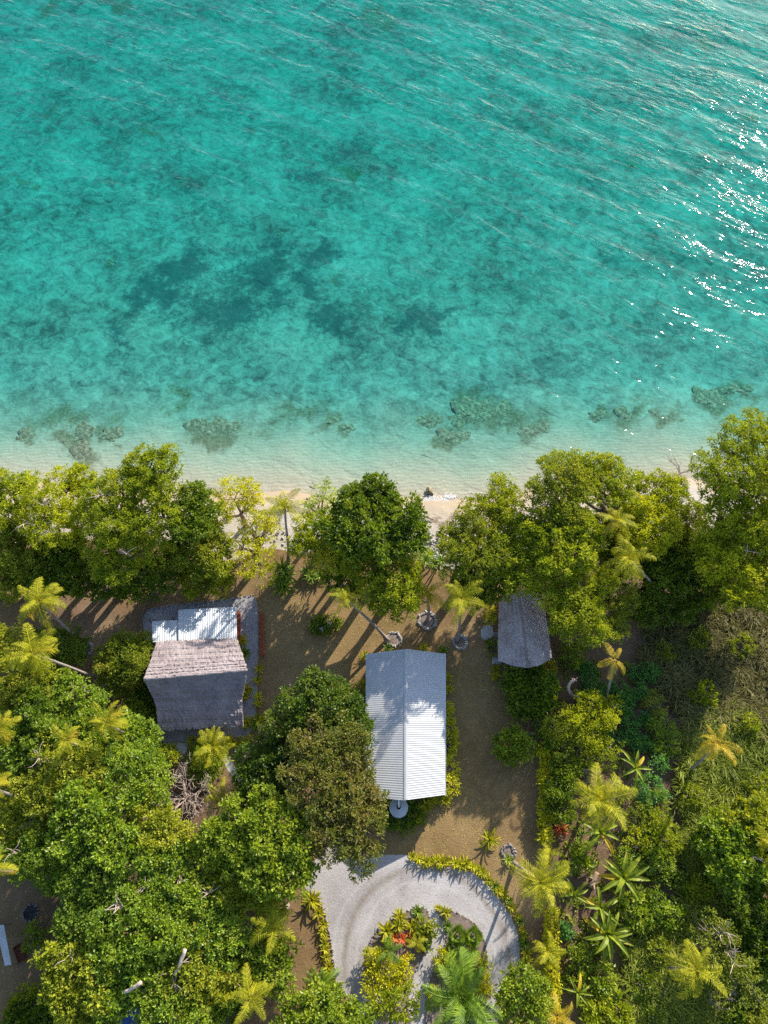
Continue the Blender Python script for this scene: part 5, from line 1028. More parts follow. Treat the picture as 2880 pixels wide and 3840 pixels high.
for lb, u, v, r, mt, z in (('olive scrub bush near the top of the dry cane, by the dark trees', 2620, 2390, 44, 'olive', 1.0), ('low scrub at the left rim of the dry cane field', 2500, 2440, 40, 'olive', .8), ('scrub bush in the right part of the dry cane', 2780, 2420, 46, 'olive', 1.0), ('greenish scrub above the yellowing cane palm', 2640, 2600, 48, 'lime', 1.1), ('scrub bush right of the yellowing cane palm', 2800, 2720, 46, 'lime', 1.0),
                       ('yellow-green scrub left below the yellowing cane palm', 2600, 2980, 50, 'lime', 1.1), ('scrub bush at the right edge level with the garden palm', 2840, 2930, 50, 'lime', 1.1), ('dark scrub at the left rim of the lower cane', 2540, 3290, 46, 'deep', .9), ('green scrub below the rounded vine mound', 2520, 3430, 52, 'broad', 1.0), ('scrub bush left of the hazy cane palm', 2470, 3560, 52, 'olive', 1.0),
                       ('dark scrub in the middle of the lower cane', 2420, 3690, 52, 'deep', .9), ('green scrub at the bottom edge right of the dark trail', 2460, 3810, 52, 'broadd', 1.0), ('scrub bush at the bottom right corner', 2820, 3810, 60, 'olive', 1.1), ('dark scrub right of the whitish leafless bush', 2760, 3800, 48, 'deep', .9), ('sunlit scrub between the thicket and the lower cane', 2620, 3330, 54, 'lime', 1.1)):
    bush(lb, 'olive', [(u, v - r * .35, r * .55), (u + r * .55, v + r * .2, r * .5), (u - r * .5, v + r * .1, r * .5), (u, v + r * .5, r * .5), (u + r * .1, v, r * .5)], zc=z, group=GX, mat=mt, dens=.8, name='scrub_bush')
def bare_bush(name, label, cat, u, v, r, mat, z=0.0, n=46, up=.5, thick=.05, zl=None, spread=1.0, main=5):
    p = W(u, v, (ZL if zl is None else zl) + z); o = thing(name, label, cat, (p.x, p.y, (ZL if zl is None else zl) - .05)); k = S(v) * r; m = MB()
    tips = []
    for i in range(main):
        a = 6.28 * i / main + rnd.uniform(-.9, .9); e = Vector((math.cos(a), math.sin(a) * spread, up * rnd.uniform(.3, 1.4))) * k * rnd.uniform(.35, 1.0)
        q = limb_pts((0, 0, z), e + Vector((0, 0, z)), 6, .18); m.tube(q, [thick * (1.6 - .2 * j) for j in range(7)], 6); tips += q[1:]
    if z: m.tube([(0, 0, -.1), (0, 0, z + .1)], thick * 1.8, 7)
    t2 = []
    for i in range(n):
        s = rnd.choice(tips); d = (Vector((s.x, s.y, (s.z - z) * .5)).normalized() + Vector((rnd.uniform(-1, 1), rnd.uniform(-1, 1), rnd.uniform(-.1, .6)))).normalized()
        q = limb_pts(s, s + d * k * rnd.uniform(.25, .6), 4, .2); m.tube(q, [thick * f for f in (.5, .42, .34, .26, .16)], 5); t2 += q[2:]
    for i in range(n * 2):
        s = rnd.choice(t2); d = Vector((rnd.uniform(-1, 1), rnd.uniform(-1, 1), rnd.uniform(-.3, .6))).normalized(); m.tube(limb_pts(s, s + d * k * rnd.uniform(.1, .28), 3, .2), [thick * .25, thick * .22, thick * .18, thick * .12], 4)
    m.build('branches', M[mat], o, True); return o
bare_bush('fallen_tree', 'leafless fallen tree with tangled reddish-grey branches on bare soil', 'dead tree', 700, 2995, 130, 'deadwood', 2.2, 130, .35, .07, main=6)
bare_bush('bare_bush', 'fine grey leafless twigs below the concrete slab near the thatched house', 'dead bush', 665, 2870, 75, 'twig', .6, 60, .35, .03)
bare_bush('bare_bush', 'bare dark branching bush standing in the wet sand at right', 'dead bush', 2548, 1775, 62, 'twig', .4, 40, .5, .055, zl=.3)
bare_bush('bare_bush', 'whitish leafless bush at the foot of the lower right palm', 'dead bush', 2690, 3755, 62, 'deadwood', .6, 70, .4, .035)
bare_bush('bare_bush', 'grey dry twigs beside the fallen plank in the garden', 'dead bush', 2210, 2895, 40, 'deadwood', .5, 50, .4, .03)
log('pale bent branch at the right edge in the sunlit thicket', (2860, 3225), (2800, 3208), .14, 4.2, 4.0, mat='deadwood')
log('reddish bare branch left of the pale one at the right edge', (2815, 3212), (2795, 3200), .12, 4.1, 3.9, mat='rust', twigs=0)

# ------------------------------------------------------------------ palms
palm('windblown palm with a straight trunk standing on the beach', (1073, 1905), 82, 11, (1078, 2118), 16, wind=2.2)
palm('palm leaning left at the upper left, trunk foot by a pale stone ring', (145, 2252), 92, 9, (322, 2432), 17)
palm('long-trunked palm at the left edge, its foot ringed with rubble near the round bush', (119, 2446), 105, 10, (384, 2552), 17)
palm('leaning yellow palm with short bare trunk in the upper left grove', (249, 2772), 74, 10, (400, 2850), 14, dry=3)
palm('upright yellow palm just right of the leaning one in the grove', (399, 2707), 84, 9.5, None, 15, dry=3)
palm('yellow palm half cut by the left edge above the grove', (-8, 2738), 74, 10, (40, 2830), 15, dry=4)
palm('palm at the left edge whose grey trunk leans over the grove', (-42, 2950), 78, 11, (180, 3030), 14, dry=4)
palm('palm cut by the left edge above the dark clearing with a level trunk', (-35, 3262), 76, 10, (200, 3282), 15, dry=4)
palm('bright feathery palm at the lower wall of the thatched house', (804, 2800), 78, 3.2, (812, 2822), 15, 'areca', 'palm', None, dry=0, nuts=False, thick=.1, elev=(80, -5))
palm('fine-leaved small palm right of the fallen leafless tree', (833, 2998), 72, 3, (826, 3020), 13, 'areca', 'palm', None, dry=0, nuts=False, thick=.08, elev=(75, 0))
palm('curving palm leaning from the stone ring above the white roof', (1303, 2246), 66, 9.5, (1458, 2402), 14, wind=2.6)
palm('short palm in a ring of stones right of the big seaside tree', (1608, 2222), 58, 5.5, (1602, 2330), 12, dry=3)
palm('full round palm right of the white roof ridge, on a curved trunk', (1730, 2246), 84, 9.5, (1715, 2404), 18, dry=1)
palm('withered grey palm with a bent trunk beside the sandy gap', (1521, 1986), 38, 9, (1590, 2135), 9, mat='palmdry', nuts=False, thick=.15, dry=5)
palm('small yellow palm under the left side of the big central tree', (1215, 2103), 58, 7, None, 12, dry=1)
palm('upper of the two palms among the trees at right, with ragged fronds', (2305, 1950), 78, 12, None, 15, dry=3)
palm('lower of the two palms among the trees at right, with a long pale trunk', (2358, 2092), 84, 11.5, (2495, 2245), 18, dry=1)
palm('slender palm with only four rusty fronds in the overgrown garden', (2308, 2474), 78, 8.5, (2262, 2645), 5, mat='palmrust', elev=(30, -15), dry=1, nuts=False, thick=.17)
palm('yellowing palm standing in the cane field at right', (2690, 2790), 84, 8, (2580, 2895), 11, mat='palmrust', dry=2)
palm('large yellow-green palm in the middle of the overgrown garden', (2250, 3000), 122, 6.5, None, 18, dry=0)
palm('palm leaning over the top of the hedge strip by the driveway curve', (2024, 3308), 112, 7, (1925, 3235), 18, dry=0)
palm('small palm growing over the hedge strip lower down', (2053, 3568), 72, 3.5, None, 12, 'areca', 'palm', None, dry=0, nuts=False, thick=.1)
palm('feathery young palm above the leaning driveway palm', (2060, 3200), 50, 3.0, None, 9, 'areca', 'palm', None, dry=0, nuts=False, thick=.09)
palm('dark young palm right of the feathery young one', (2108, 3270), 52, 3.0, None, 8, 'areca', 'palmgreen', None, dry=0, nuts=False, thick=.09)
palm('hazy yellow palm low in the right hand cane field', (2609, 3640), 108, 6.5, None, 14, dry=0)
palm('bright yellow palm on the lawn left of the driveway', (1025, 3472), 100, 7, (1078, 3395), 16, dry=0)
palm('palm at the bottom edge left of the small brown lawn', (940, 3748), 96, 7.5, (900, 3800), 14, dry=1)
palm('glossy dark green king palm in the right bed by the bottom edge', (1728, 3738), 150, 6, (1740, 3765), 17, 'thick', 'palmgreen', None, dry=0, nuts=False, thick=.2, elev=(75, -10))
palm('yellow palm cut by the right edge of the picture', (2905, 3180), 70, 6, None, 12, dry=2)
palm('golden young palm at the bottom near the leafy driveway tree', (2085, 3815), 74, 3, None, 12, 'areca', 'palmrust', None, dry=0, nuts=False, thick=.1)
palm('small palm in the middle of the left flower bed', (1455, 3570), 56, 2.0, None, 11, 'areca', 'palmgreen', None, dry=0, nuts=False, thick=.08, name='young_palm')
palm('light green palm at the right side of the left flower bed', (1560, 3535), 40, 1.6, None, 9, 'areca', 'palm', None, dry=0, nuts=False, thick=.07, name='young_palm')
palm('dark cycad-like fern at the lower end of the planting row left of the driveway', (1205, 3695), 72, .8, None, 16, 'areca', 'palmgreen', None, dry=0, nuts=False, thick=.14, name='cycad', cat='cycad', elev=(60, 0))
# curved bare palm trunk
p = W(2200, 2590, ZL); o_ = thing('dead_palm_trunk', 'bare grey palm trunk curling upward without fronds beside the slender palm', 'dead palm', p); m = MB()
q = [W(u, v, ZL + z) - p for u, v, z in ((2206, 2578, -.1), (2185, 2602, .3), (2168, 2614, .9), (2148, 2610, 1.6), (2135, 2592, 2.5), (2131, 2575, 3.4), (2140, 2558, 4.3), (2155, 2550, 5.0))]
m.tube(q, [.24, .22, .2, .19, .18, .17, .16, .15], 9); m.build('trunk', M['deadwood'], o_, True)
m = MB()
for k in range(9): d = Vector((rnd.uniform(-1, 1), rnd.uniform(-1, 1), rnd.uniform(.2, 1))).normalized(); m.tube([q[-1], q[-1] + d * .3, q[-1] + d * .5 + Vector((0, 0, -.1))], [.05, .035, .012], 5)
m.build('broken_top', M['twig'], o_, True)
for lb, u, v, r, n in (('banana plant with a round yellow heart at the top of the garden', 2383, 2880, 72, 8), ('banana plant below the large garden palm', 2250, 3118, 88, 8), ('tall banana plant with one rusty leaf, right of the hedge palms', 2337, 3290, 98, 11), ('banana plant in the middle of the lower group', 2253, 3402, 76, 8), ('small banana plant left of the lower group', 2152, 3355, 64, 7), ('lowest large banana plant with many drooping leaves', 2280, 3502, 104, 13), ('small dark banana plant near the bottom of the garden', 2168, 3722, 60, 7)):
    banana(lb, u, v, r, n, 2.4)

# ------------------------------------------------------------------ strap-leaved plants, borders, flower beds
rosette('pandanus', 'dense dark pandanus clump at the foot of the beach palm', 'pandanus', 1064, 2165, 46, 'palmgreen', 44, 1.6, .05, (85, -30), 1.3, stems=[(-6, -34), (8, -6), (-12, 18), (4, 40)])
rosette('screw_pine', 'branching screw pine with three leaf heads beside the shore stones', 'pandanus', 1630, 2115, 34, 'palmgreen', 26, 2.2, .06, (80, -25), 1.2, stems=[(-34, -10), (0, 4), (26, -12)])
rosette('screw_pine', 'light green spiky plant just above the branching screw pine', 'pandanus', 1580, 2075, 34, 'broad', 20, 1.2, .06, (80, -15), 1.1, stems=[(0, 0), (30, 6)])
rosette('agave', 'dark spiky rosettes left of the big central tree foot', 'agave', 1170, 2165, 34, 'palmgreen', 24, .4, .07, (75, 0), .9, stems=[(0, 0), (-18, -14), (34, -6)])
GP = 'leafy border plants by the houses'
for lb, u, v, r, mt in (('yellow-green spiky plant near the top right corner of the thatched roof', 908, 2405, 26, 'palm'), ('spiky plant right of the thatched ridge end', 918, 2450, 26, 'palmgreen'), ('yellow spiky plant beside the thatched roof, lower middle', 925, 2590, 28, 'palm'), ('spiky plant at the lower right of the thatched house', 920, 2612, 22, 'palm'), ('tall spiky plant at the bottom right corner of the thatched roof', 928, 2712, 30, 'palm'),
                        ('small spiky plant right of the corner one below the thatched roof', 962, 2718, 24, 'broad'), ('spiky plant on the lawn edge of the gravel yard, topmost', 972, 2508, 22, 'palm'), ('spiky plant on the lawn edge of the gravel yard, second down', 966, 2552, 20, 'palm'), ('yellow tuft on the lawn edge of the gravel yard', 968, 2610, 18, 'yellowhedge'), ('lowest yellow tuft on the lawn edge of the gravel yard', 966, 2640, 18, 'yellowhedge'), ('large spiky plant between the yard and the dark bushy tree', 972, 2700, 28, 'palm'),
                        ('leafy plant at the upper left corner of the white roof', 1368, 2462, 22, 'palm'), ('plant behind the upper gable of the white roof, left', 1455, 2430, 20, 'palmgreen'), ('plant behind the upper gable of the white roof, right', 1588, 2428, 20, 'palm'), ('plant at the upper right corner of the white roof', 1660, 2440, 22, 'palmgreen'), ('leafy plant at the left wall of the white house', 1363, 2560, 20, 'palm'),
                        ('broad leaf plant at the right wall of the white house, topmost', 1678, 2540, 22, 'palm'), ('second plant down the right wall of the white house', 1680, 2585, 24, 'palm'), ('plant above the clipped hedge at the right wall of the white house', 1682, 2698, 22, 'palm'), ('yellow leafy plant at the lower right corner of the white roof', 1668, 3000, 30, 'palm'), ('leafy tuft left of the lower right corner of the white roof', 1635, 2990, 20, 'palm'),
                        ('spiky plant on the palm lawn below the small hut', 1858, 2535, 24, 'palm'), ('spiky plants at the left side of the small hut', 1860, 2505, 18, 'palm'), ('lone leafy plant with yellow spikes on the lower lawn', 1835, 3150, 40, 'palm'), ('leafy tuft by the stones at the driveway curve', 1905, 3225, 24, 'fresh'), ('tuft of reddish leaves by the edge of the big garden palm', 2100, 3110, 30, 'red')):
    rosette('spiky_plant', lb, 'plant', u, v, r, mt, 22, .2, .09, (80, 5), 1.0, GP)
GT = 'plants around the water tank'
for i, (u, v) in enumerate(((1445, 3075), (1475, 3088), (1505, 3095), (1535, 3085), (1558, 3070), (1575, 3040), (1598, 3020), (1618, 3000), (1420, 3060), (1545, 3020), (1450, 3025))):
    rosette('spiky_plant', ['dark strap-leaved plant left below the round tank', 'strap-leaved plant under the round tank, left of the lowest', 'lowest strap-leaved plant under the round tank', 'strap-leaved plant under the round tank, right of the lowest', 'yellowish plant at the right end below the tank', 'yellow-green plant right of the tank, lower', 'yellow-green plant right of the tank, middle', 'yellow-green plant right of the tank, nearest the roof corner', 'dark plant at the far left below the tank', 'plant pressed against the right side of the tank', 'plant pressed against the left side of the tank'][i], 'plant', u, v, 30, ['palmgreen', 'palmgreen', 'fresh', 'palmgreen', 'yellowhedge', 'palm', 'palm', 'palm', 'palmgreen', 'palmgreen', 'palmgreen'][i], 22, .2, .09, (80, 5), 1.0, GT)
bush('leafy green shrub below the round tank', 'fresh', [(1480, 3080, 30), (1520, 3080, 32), (1560, 3060, 26), (1440, 3060, 26)], zc=.5, group=GS, mat='deep')
def row(px, step, label, grp, r, mats, name='bromeliad'):
    pts = [W(u, v) for u, v in px]; acc = 0; out = []
    for (a, b), (pa, pb) in zip(zip(px, px[1:]), zip(pts, pts[1:])):
        n = max(1, round((pb - pa).length / step))
        for i in range(n): s = i / n; out.append((a[0] + (b[0] - a[0]) * s, a[1] + (b[1] - a[1]) * s))
    for k, (u, v) in enumerate(out):
        rosette(name, label, 'plant', u + rnd.uniform(-5, 5), v + rnd.uniform(-5, 5), r * rnd.uniform(.8, 1.2), mats[k % len(mats)], 16, .12, .1, (82, 12), .9, grp)
row([(1550, 3215), (1600, 3228), (1680, 3232), (1750, 3240), (1800, 3262), (1830, 3285)], .62, 'yellow-green strap-leaved plant in the row edging the top curve of the driveway', 'plants edging the driveway curve', 25, ['palm', 'yellowhedge', 'palm'])
row([(1835, 3300), (1870, 3335), (1905, 3375), (1935, 3430), (1955, 3490), (1968, 3540), (1972, 3600), (1968, 3650)], .62, 'green strap-leaved plant in the border down the right side of the driveway', 'plants edging the right side of the driveway', 23, ['palm', 'palmgreen', 'palm'])
row([(1200, 3420), (1208, 3450)], .8, 'spiky plant at the top of the border left of the driveway', 'plants at the top of the left driveway border', 30, ['palm'])
row([(1208, 3470), (1215, 3510), (1222, 3560), (1232, 3620), (1238, 3690)], .6, 'yellow-green plant in the border along the left side of the driveway', 'plants edging the left side of the driveway', 23, ['palm', 'yellowhedge', 'palm'])
rosette('spiky_plant', 'fan-shaped spiky plant under the bright crown at the upper left of the driveway', 'plant', 1170, 3375, 40, 'palm', 28, .3, .08, (75, 5), 1.0)
# island beds
GI = 'plants in the left flower bed'
for lb, u, v, r, mt in (('spiky plant at the tip of the left bed', 1565, 3418, 26, 'palmgreen'), ('broad strap plant near the top of the left bed', 1500, 3440, 32, 'palm'), ('tall yellow-green plant upper left in the left bed', 1495, 3470, 32, 'palm'), ('wide yellow-green plant at the upper left rim of the left bed', 1450, 3490, 38, 'palm'), ('light plant right of the tall yellow-green one', 1545, 3475, 32, 'palm'), ('leafy plant in the centre of the left bed', 1455, 3525, 30, 'palm'),
                        ('red-leaved plant in the centre of the left bed', 1510, 3520, 24, 'red'), ('red-leaved plant right of the centre of the left bed', 1548, 3505, 20, 'red'), ('small red plant near the yellow shrubs in the left bed', 1520, 3588, 14, 'red'), ('red-orange plant at the right rim of the left bed', 1580, 3562, 14, 'red'), ('red-tinted plant left of the centre one', 1480, 3515, 22, 'red'), ('small rosette at the lower left rim of the left bed', 1383, 3622, 24, 'palm')):
    rosette('bed_plant', lb, 'plant', u, v, r, mt, 20, .25, .1, (80, 5), 1.0, GI)
bush('round clipped dark bush in the right half of the left bed', 'deep', [(1580, 3478, 17), (1580, 3492, 13)], zc=.6, group=GI, mat='olive')
bush('second round clipped bush at the right of the left bed', 'deep', [(1610, 3490, 15)], zc=.6, group=GI, mat='olive')
bush('dark bush below the two clipped bushes in the left bed', 'deep', [(1588, 3532, 15)], zc=.5, group=GI)
bush('bright yellow shrub at the left of the left bed', 'yellowhedge', [(1410, 3588, 30), (1430, 3605, 26), (1400, 3610, 22)], zc=1.0, group=GI)
bush('large golden-yellow shrub in the middle of the left bed', 'yellowhedge', [(1480, 3650, 34), (1515, 3640, 30), (1495, 3690, 30), (1460, 3680, 28), (1530, 3612, 22)], zc=1.3, group=GI)
bush('yellow-green shrub in the lower part of the left bed', 'gold', [(1420, 3700, 40), (1460, 3720, 36), (1400, 3730, 30), (1390, 3670, 24)], zc=1.2, group=GI, mat='yellowhedge')
tree('small_tree', 'thin olive tree with pale stems at the bottom of the left bed', 'olive', [(1440, 3760, 42), (1500, 3760, 42), (1550, 3740, 34), (1410, 3750, 28), (1530, 3790, 30)], zc=3, dens=.75, mat='lime', barkmat='deadwood', base=(1480, 3820))
GJ = 'plants in the right flower bed'
for lb, u, v, r, mt in (('small tuft at the tip of the right bed', 1642, 3404, 16, 'palm'), ('spiky plant near the top of the right bed', 1672, 3422, 28, 'palm'), ('round grassy plant at the left rim of the right bed', 1678, 3472, 22, 'palmgreen'), ('orange-tipped plant in the middle of the right bed', 1720, 3600, 20, 'yellowhedge')):
    rosette('bed_plant', lb, 'plant', u, v, r, mt, 22, .25, .09, (80, 5), 1.0, GJ)
def fan_palm(label, u, v, r, n=14):
    p = W(u, v, ZL + 1.2); o = thing('fan_palm', label, 'fan palm', (p.x, p.y, ZL), GJ); k = S(v, ZL + 1.2) * r; q = q_()
    m = MB(); m.tube([(0, 0, -.1), (0, 0, .9)], [.16, .12], 8); m.build('trunk', M['palmbark'], o, True)
    m = MB()
    for i in range(n):
        az = i * 2.4; e = R(75 - 70 * i / n); d = Vector((math.cos(az) * math.cos(e), math.sin(az) * math.cos(e), math.sin(e))); c = Vector((0, 0, .9)) + d * k * .55; m.tube([(0, 0, .9), c], [.02, .014], 4)
        sx = Vector((-math.sin(az), math.cos(az), 0)); up = d.cross(sx)
        for j in range(13):
            t = -1.9 + 3.8 * j / 12; ax = d * math.cos(t) + sx * math.sin(t); l = k * .55 * (1 - .16 * abs(t) / 1.9); w = ax.cross(up).normalized() * l * .085
            a = c + ax * l * .55; b = len(m.v); tp2 = c + ax * l - Vector((0, 0, l * .15)); m.v += [tuple(c), tuple(a - w), tuple(tp2), tuple(a + w)]; m.f.append((b, b + 1, b + 2, b + 3))
    set_rnd(m.build('leaves', M['palmgreen'], o), .3, 1)
fan_palm('dark fan palm at the upper left of the right bed', 1715, 3510, 46); fan_palm('fan palm at the upper right of the right bed', 1775, 3510, 42); fan_palm('larger fan palm in the middle of the right bed', 1750, 3560, 48, 16); fan_palm('low fan palm at the left rim of the right bed', 1700, 3555, 36)
bush('orange-leaved shrub at the left of the right bed', 'yellowhedge', [(1670, 3600, 34), (1690, 3630, 30), (1660, 3630, 24)], zc=1.0, group=GJ, mat='orange' if 'orange' in M else 'yellowhedge')
bush('olive-orange shrub at the right of the right bed', 'olive', [(1780, 3610, 32), (1760, 3640, 30), (1810, 3630, 26), (1800, 3660, 24)], zc=1.0, group=GJ, mat='gold')
bush('yellow shrub behind the king palm at the right rim', 'yellowhedge', [(1800, 3690, 28), (1815, 3720, 24)], zc=.9, group=GJ)
bush('small golden shrub at the left foot of the king palm', 'yellowhedge', [(1622, 3715, 16), (1625, 3740, 16)], zc=.7, group=GJ)
# corner undergrowth
bush('large-leaved green shrub at the bottom left corner', 'broad', [(180, 3820, 45), (230, 3800, 40), (100, 3830, 35), (60, 3800, 30), (280, 3830, 40)], zc=1.2, group=GS, mat='deep', leafscale=1.3)
bush('yellow-green upright leaves at the bottom left corner', 'broad', [(45, 3815, 28), (70, 3760, 22), (110, 3725, 18)], zc=1.0, group=GS, mat='lime', leafscale=1.2)
bush('low green weed clump on the dark clearing right of the lean-to', 'fresh', [(130, 3500, 30), (160, 3520, 28), (110, 3530, 24)], zc=.4, group=GS, mat='fresh', dens=.7)
bush('dark undergrowth around the palm at the bottom edge', 'deep', [(900, 3640, 34), (870, 3790, 34), (960, 3680, 26)], zc=.6, group=GS, mat='deep')

# flowers on a few bushes
def blooms(parent_label, pts, mat, r=.09, n=9, z=1.0):
    o = [x for x in bpy.data.objects if x.get('label') == parent_label][0]; m = MB(); L0 = o.location
    for (u, v) in pts:
        p = W(u, v, ZL + z) - L0
        for k in range(n):
            c = (p.x + rnd.gauss(0, .22), p.y + rnd.gauss(0, .22), p.z + rnd.uniform(-.1, .2))
            for j in range(5): t = j * 1.2566; m.quadstrip([[c, (c[0] + r * math.cos(t), c[1] + r * math.sin(t), c[2] + .03)], [(c[0] + r * .6 * math.cos(t + .7), c[1] + r * .6 * math.sin(t + .7), c[2] + .01), (c[0] + r * math.cos(t + .6), c[1] + r * math.sin(t + .6), c[2] + .03)]])
    m.build('flowers', M[mat], o)
M['redpetal'] = simple('red_petal', [(.3, (.5, .03, .02)), (.7, (.65, .07, .03))], 4, .7, 0)
blooms('white-flowered low bush on the lawn, right of its twin', [(1232, 2330), (1236, 2345)], 'flower', .1, 9, .9)
blooms('white-flowered low bush on the lawn, left of its twin', [(1212, 2352)], 'flower', .1, 6, .9)
blooms('red-flowered green bush at the right edge of the lawn', [(1925, 2768), (1900, 2790)], 'redpetal', .1, 7, 1.9)

# ------------------------------------------------------------------ cane field, ground cover, leaf litter
def inside_poly(u, v, poly):
    c = False
    for (x1, y1), (x2, y2) in zip(poly, poly[1:] + poly[:1]):
        if (y1 > v) != (y2 > v) and u < (x2 - x1) * (v - y1) / (y2 - y1) + x1: c = not c
    return c
def cane(name, label, poly, n, h, mat, seed, blades=30, lean=(0, -.15), w=.046):
    q = np.random.default_rng(seed); us = [p[0] for p in poly]; vs = [p[1] for p in poly]; C0 = []
    while len(C0) < n:
        u, v = q.uniform(min(us), max(us)), q.uniform(min(vs), max(vs))
        if inside_poly(u, v, poly): C0.append(W(u, v)[:])
    C0 = np.array(C0); rep = np.repeat(np.arange(n), blades); N = len(rep)
    hs = h * q.uniform(.4, 1.6, n); az = q.uniform(0, 2 * np.pi, N); ph = q.uniform(.45, 1.15, N)
    ld = np.stack([np.cos(az), np.sin(az), np.zeros(N)], 1); L = hs[rep] * q.uniform(.6, 1.2, N)
    tl = q.normal(size=(n, 2)) * .25 + np.array(lean)
    b = C0[rep] + np.stack([q.normal(size=N) * .16, q.normal(size=N) * .16, np.full(N, -.05)], 1)
    bend = (ph * .95)[:, None]; tilt = np.concatenate([tl[rep], np.zeros((N, 1))], 1)
    def at(s): return b + L[:, None] * (s * np.array([0, 0, 1.0]) * (1 - .35 * s * bend) + ld * bend * s * s * .75 + tilt * s)
    sd = np.stack([-np.sin(az), np.cos(az), np.zeros(N)], 1) * (w * q.uniform(.6, 1.4, N))[:, None]
    pts = [at(s) for s in (0.0, .45, .8, 1.08)]; pts[3][:, 2] -= L * .16 * ph
    wd = [.6, 1.0, .75, .08]; V_ = np.stack([p + sd * k * sg for p, k in zip(pts, wd) for sg in (-1, 1)], 1)
    base = np.arange(N)[:, None] * 8; F_ = np.concatenate([base + np.array([[2 * k, 2 * k + 1, 2 * k + 3, 2 * k + 2]]) for k in range(3)], 0)
    rr = np.clip(.4 * q.uniform(0, 1, N) + .6 * q.uniform(0, 1, n)[rep], 0, 1)
    o = mesh_np(name, V_.reshape(-1, 3), F_, M[mat], attr={'rnd': np.concatenate([rr] * 3)})
    return tag(struct(o, 'stuff'), label, 'grass')
cane('cane_grass', 'dry brownish cane grass field at the right, below the dark trees', [(2420, 2330), (2560, 2260), (2880, 2230), (3000, 2300), (3000, 2720), (2820, 2740), (2640, 2700), (2560, 2760), (2510, 2620), (2480, 2520), (2390, 2480)], 1150, 1.25, 'canedry', 51, 26)
cane('cane_grass', 'yellow-green cane grass field in the middle of the right side', [(2560, 2700), (2700, 2660), (2880, 2660), (3000, 2700), (3000, 3120), (2760, 3130), (2640, 3180), (2560, 3200), (2540, 3060), (2530, 2900)], 900, 1.25, 'cane', 52, 26)
cane('cane_grass', 'shaded green cane grass field at the lower right', [(2560, 3130), (2660, 3190), (2700, 3300), (2800, 3440), (3000, 3500), (3000, 3900), (2330, 3900), (2350, 3700), (2320, 3560), (2400, 3480), (2540, 3400)], 1300, 1.15, 'cane', 53, 26)
cane('ground_cover', 'low green weeds covering the garden soil', [(2080, 2480), (2420, 2480), (2480, 2600), (2530, 3000), (2540, 3300), (2350, 3520), (2300, 3840), (2100, 3840), (2090, 3300), (2080, 2900)], 420, .45, 'cane', 54, 12, (0, 0), .07)
cane('ground_cover', 'shaded weeds under the trees above the gravel yard', [(0, 2150), (600, 2120), (620, 2230), (480, 2260), (300, 2200), (0, 2260)], 160, .4, 'cane', 55, 12, (0, 0), .06)
cane('short_grass', 'short dry grass tufts over the lawns', [(590, 2240), (1000, 2240), (1900, 2200), (1860, 2300), (1840, 2500), (2020, 2700), (2030, 3200), (1960, 3420), (1820, 3260), (1500, 3190), (1420, 3130), (1720, 2960), (1720, 2450), (1360, 2440), (1360, 2560), (1000, 2640), (990, 2250)], 2600, .10, 'palmdry', 56, 7, (0, 0), .03)
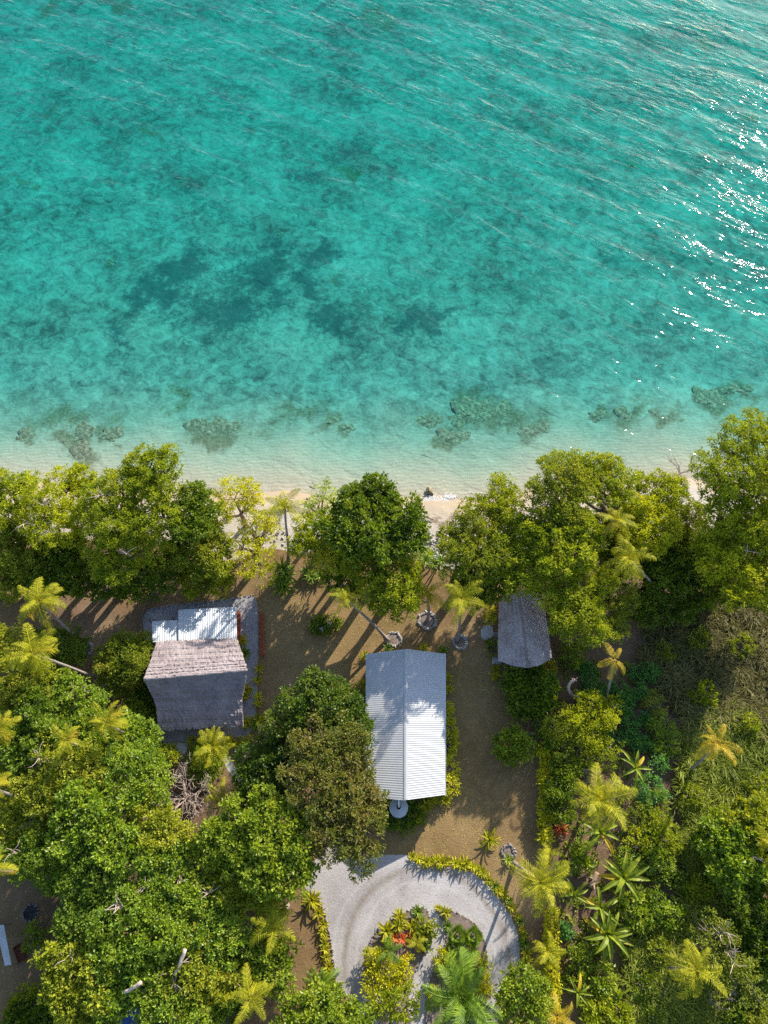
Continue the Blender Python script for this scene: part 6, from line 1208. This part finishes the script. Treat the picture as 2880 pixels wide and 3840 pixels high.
def litter(name, label, poly, n, mat, seed, size=.14):
    q = np.random.default_rng(seed); us = [p[0] for p in poly]; vs = [p[1] for p in poly]; P0 = []
    while len(P0) < n:
        u, v = q.uniform(min(us), max(us)), q.uniform(min(vs), max(vs))
        if inside_poly(u, v, poly): p = W(u, v); P0.append((p.x, p.y, float(landz(np.array([max(0., float(shore(p.x)) - p.y)]))[0]) + .03))
    a = q.uniform(0, 6.28, n); ax = np.stack([np.cos(a), np.sin(a), q.normal(size=n) * .2], 1); no = unit(np.stack([q.normal(size=n) * .3, q.normal(size=n) * .3, np.ones(n)], 1))
    v, f = leaf_arrays(np.array(P0), unit(ax), no, size * q.uniform(.6, 1.4, n), size * .6 * q.uniform(.6, 1.4, n)); r = q.uniform(0, 1, n)
    return tag(struct(mesh_np(name, v, f, M[mat], attr={'rnd': np.concatenate([r, r])}), 'stuff'), label, 'fallen leaves')
litter('fallen_leaves', 'scattered dry leaves on the lawns and the gravel', [(560, 2240), (1900, 2190), (2060, 2700), (1980, 3500), (1700, 3380), (1300, 3400), (1250, 3200), (1430, 3140), (1720, 3000), (1740, 2450), (1000, 2450), (990, 2640), (590, 2240)], 900, 'palmdry', 61, .12)
litter('fallen_leaves', 'brown fallen leaves under the beach trees', [(0, 2000), (1100, 1980), (1900, 1990), (1850, 2200), (600, 2240), (0, 2250)], 1600, 'palmdry', 62, .13)
litter('fallen_leaves', 'brown fallen leaves on the garden soil and trail', [(2090, 2480), (2480, 2480), (2540, 3000), (2540, 3350), (2300, 3840), (2100, 3840)], 1500, 'palmdry', 63, .14)
litter('fallen_leaves', 'brown fallen leaves on the clearing at the left edge', [(0, 3300), (260, 3330), (260, 3560), (200, 3840), (0, 3840)], 500, 'palmdry', 64, .13)

# ------------------------------------------------------------------ the wood that goes on beyond the surveyed garden
q = np.random.default_rng(77); lob = []
for _ in range(900):
    x, y = q.uniform(-150, 150), q.uniform(-95, 42)
    if (abs(x) < 52 + max(0, y) * .1 and y > -18) or y > float(shore(x)) - 12: continue
    r = q.uniform(2.6, 5.2); lob.append((x, y, ZL + q.uniform(1.5, 3.5), r, r * .8))
vv, ff, aa, nb = [], [], [], 0
for k in range(0, len(lob), 8):
    v, f, a = crown_arrays(lob[k:k + 8], q, .9, 12, (.75, .46), .8, inner=.2)
    vv.append(v); ff.append(f + nb); aa.append(a); nb += len(v)
tag(struct(mesh_np('wood', np.concatenate(vv), np.concatenate(ff), M['broadd'], attr={'rnd': np.concatenate(aa)}), 'stuff'), 'unbroken green wood surrounding the gardens on the landward sides', 'wood')
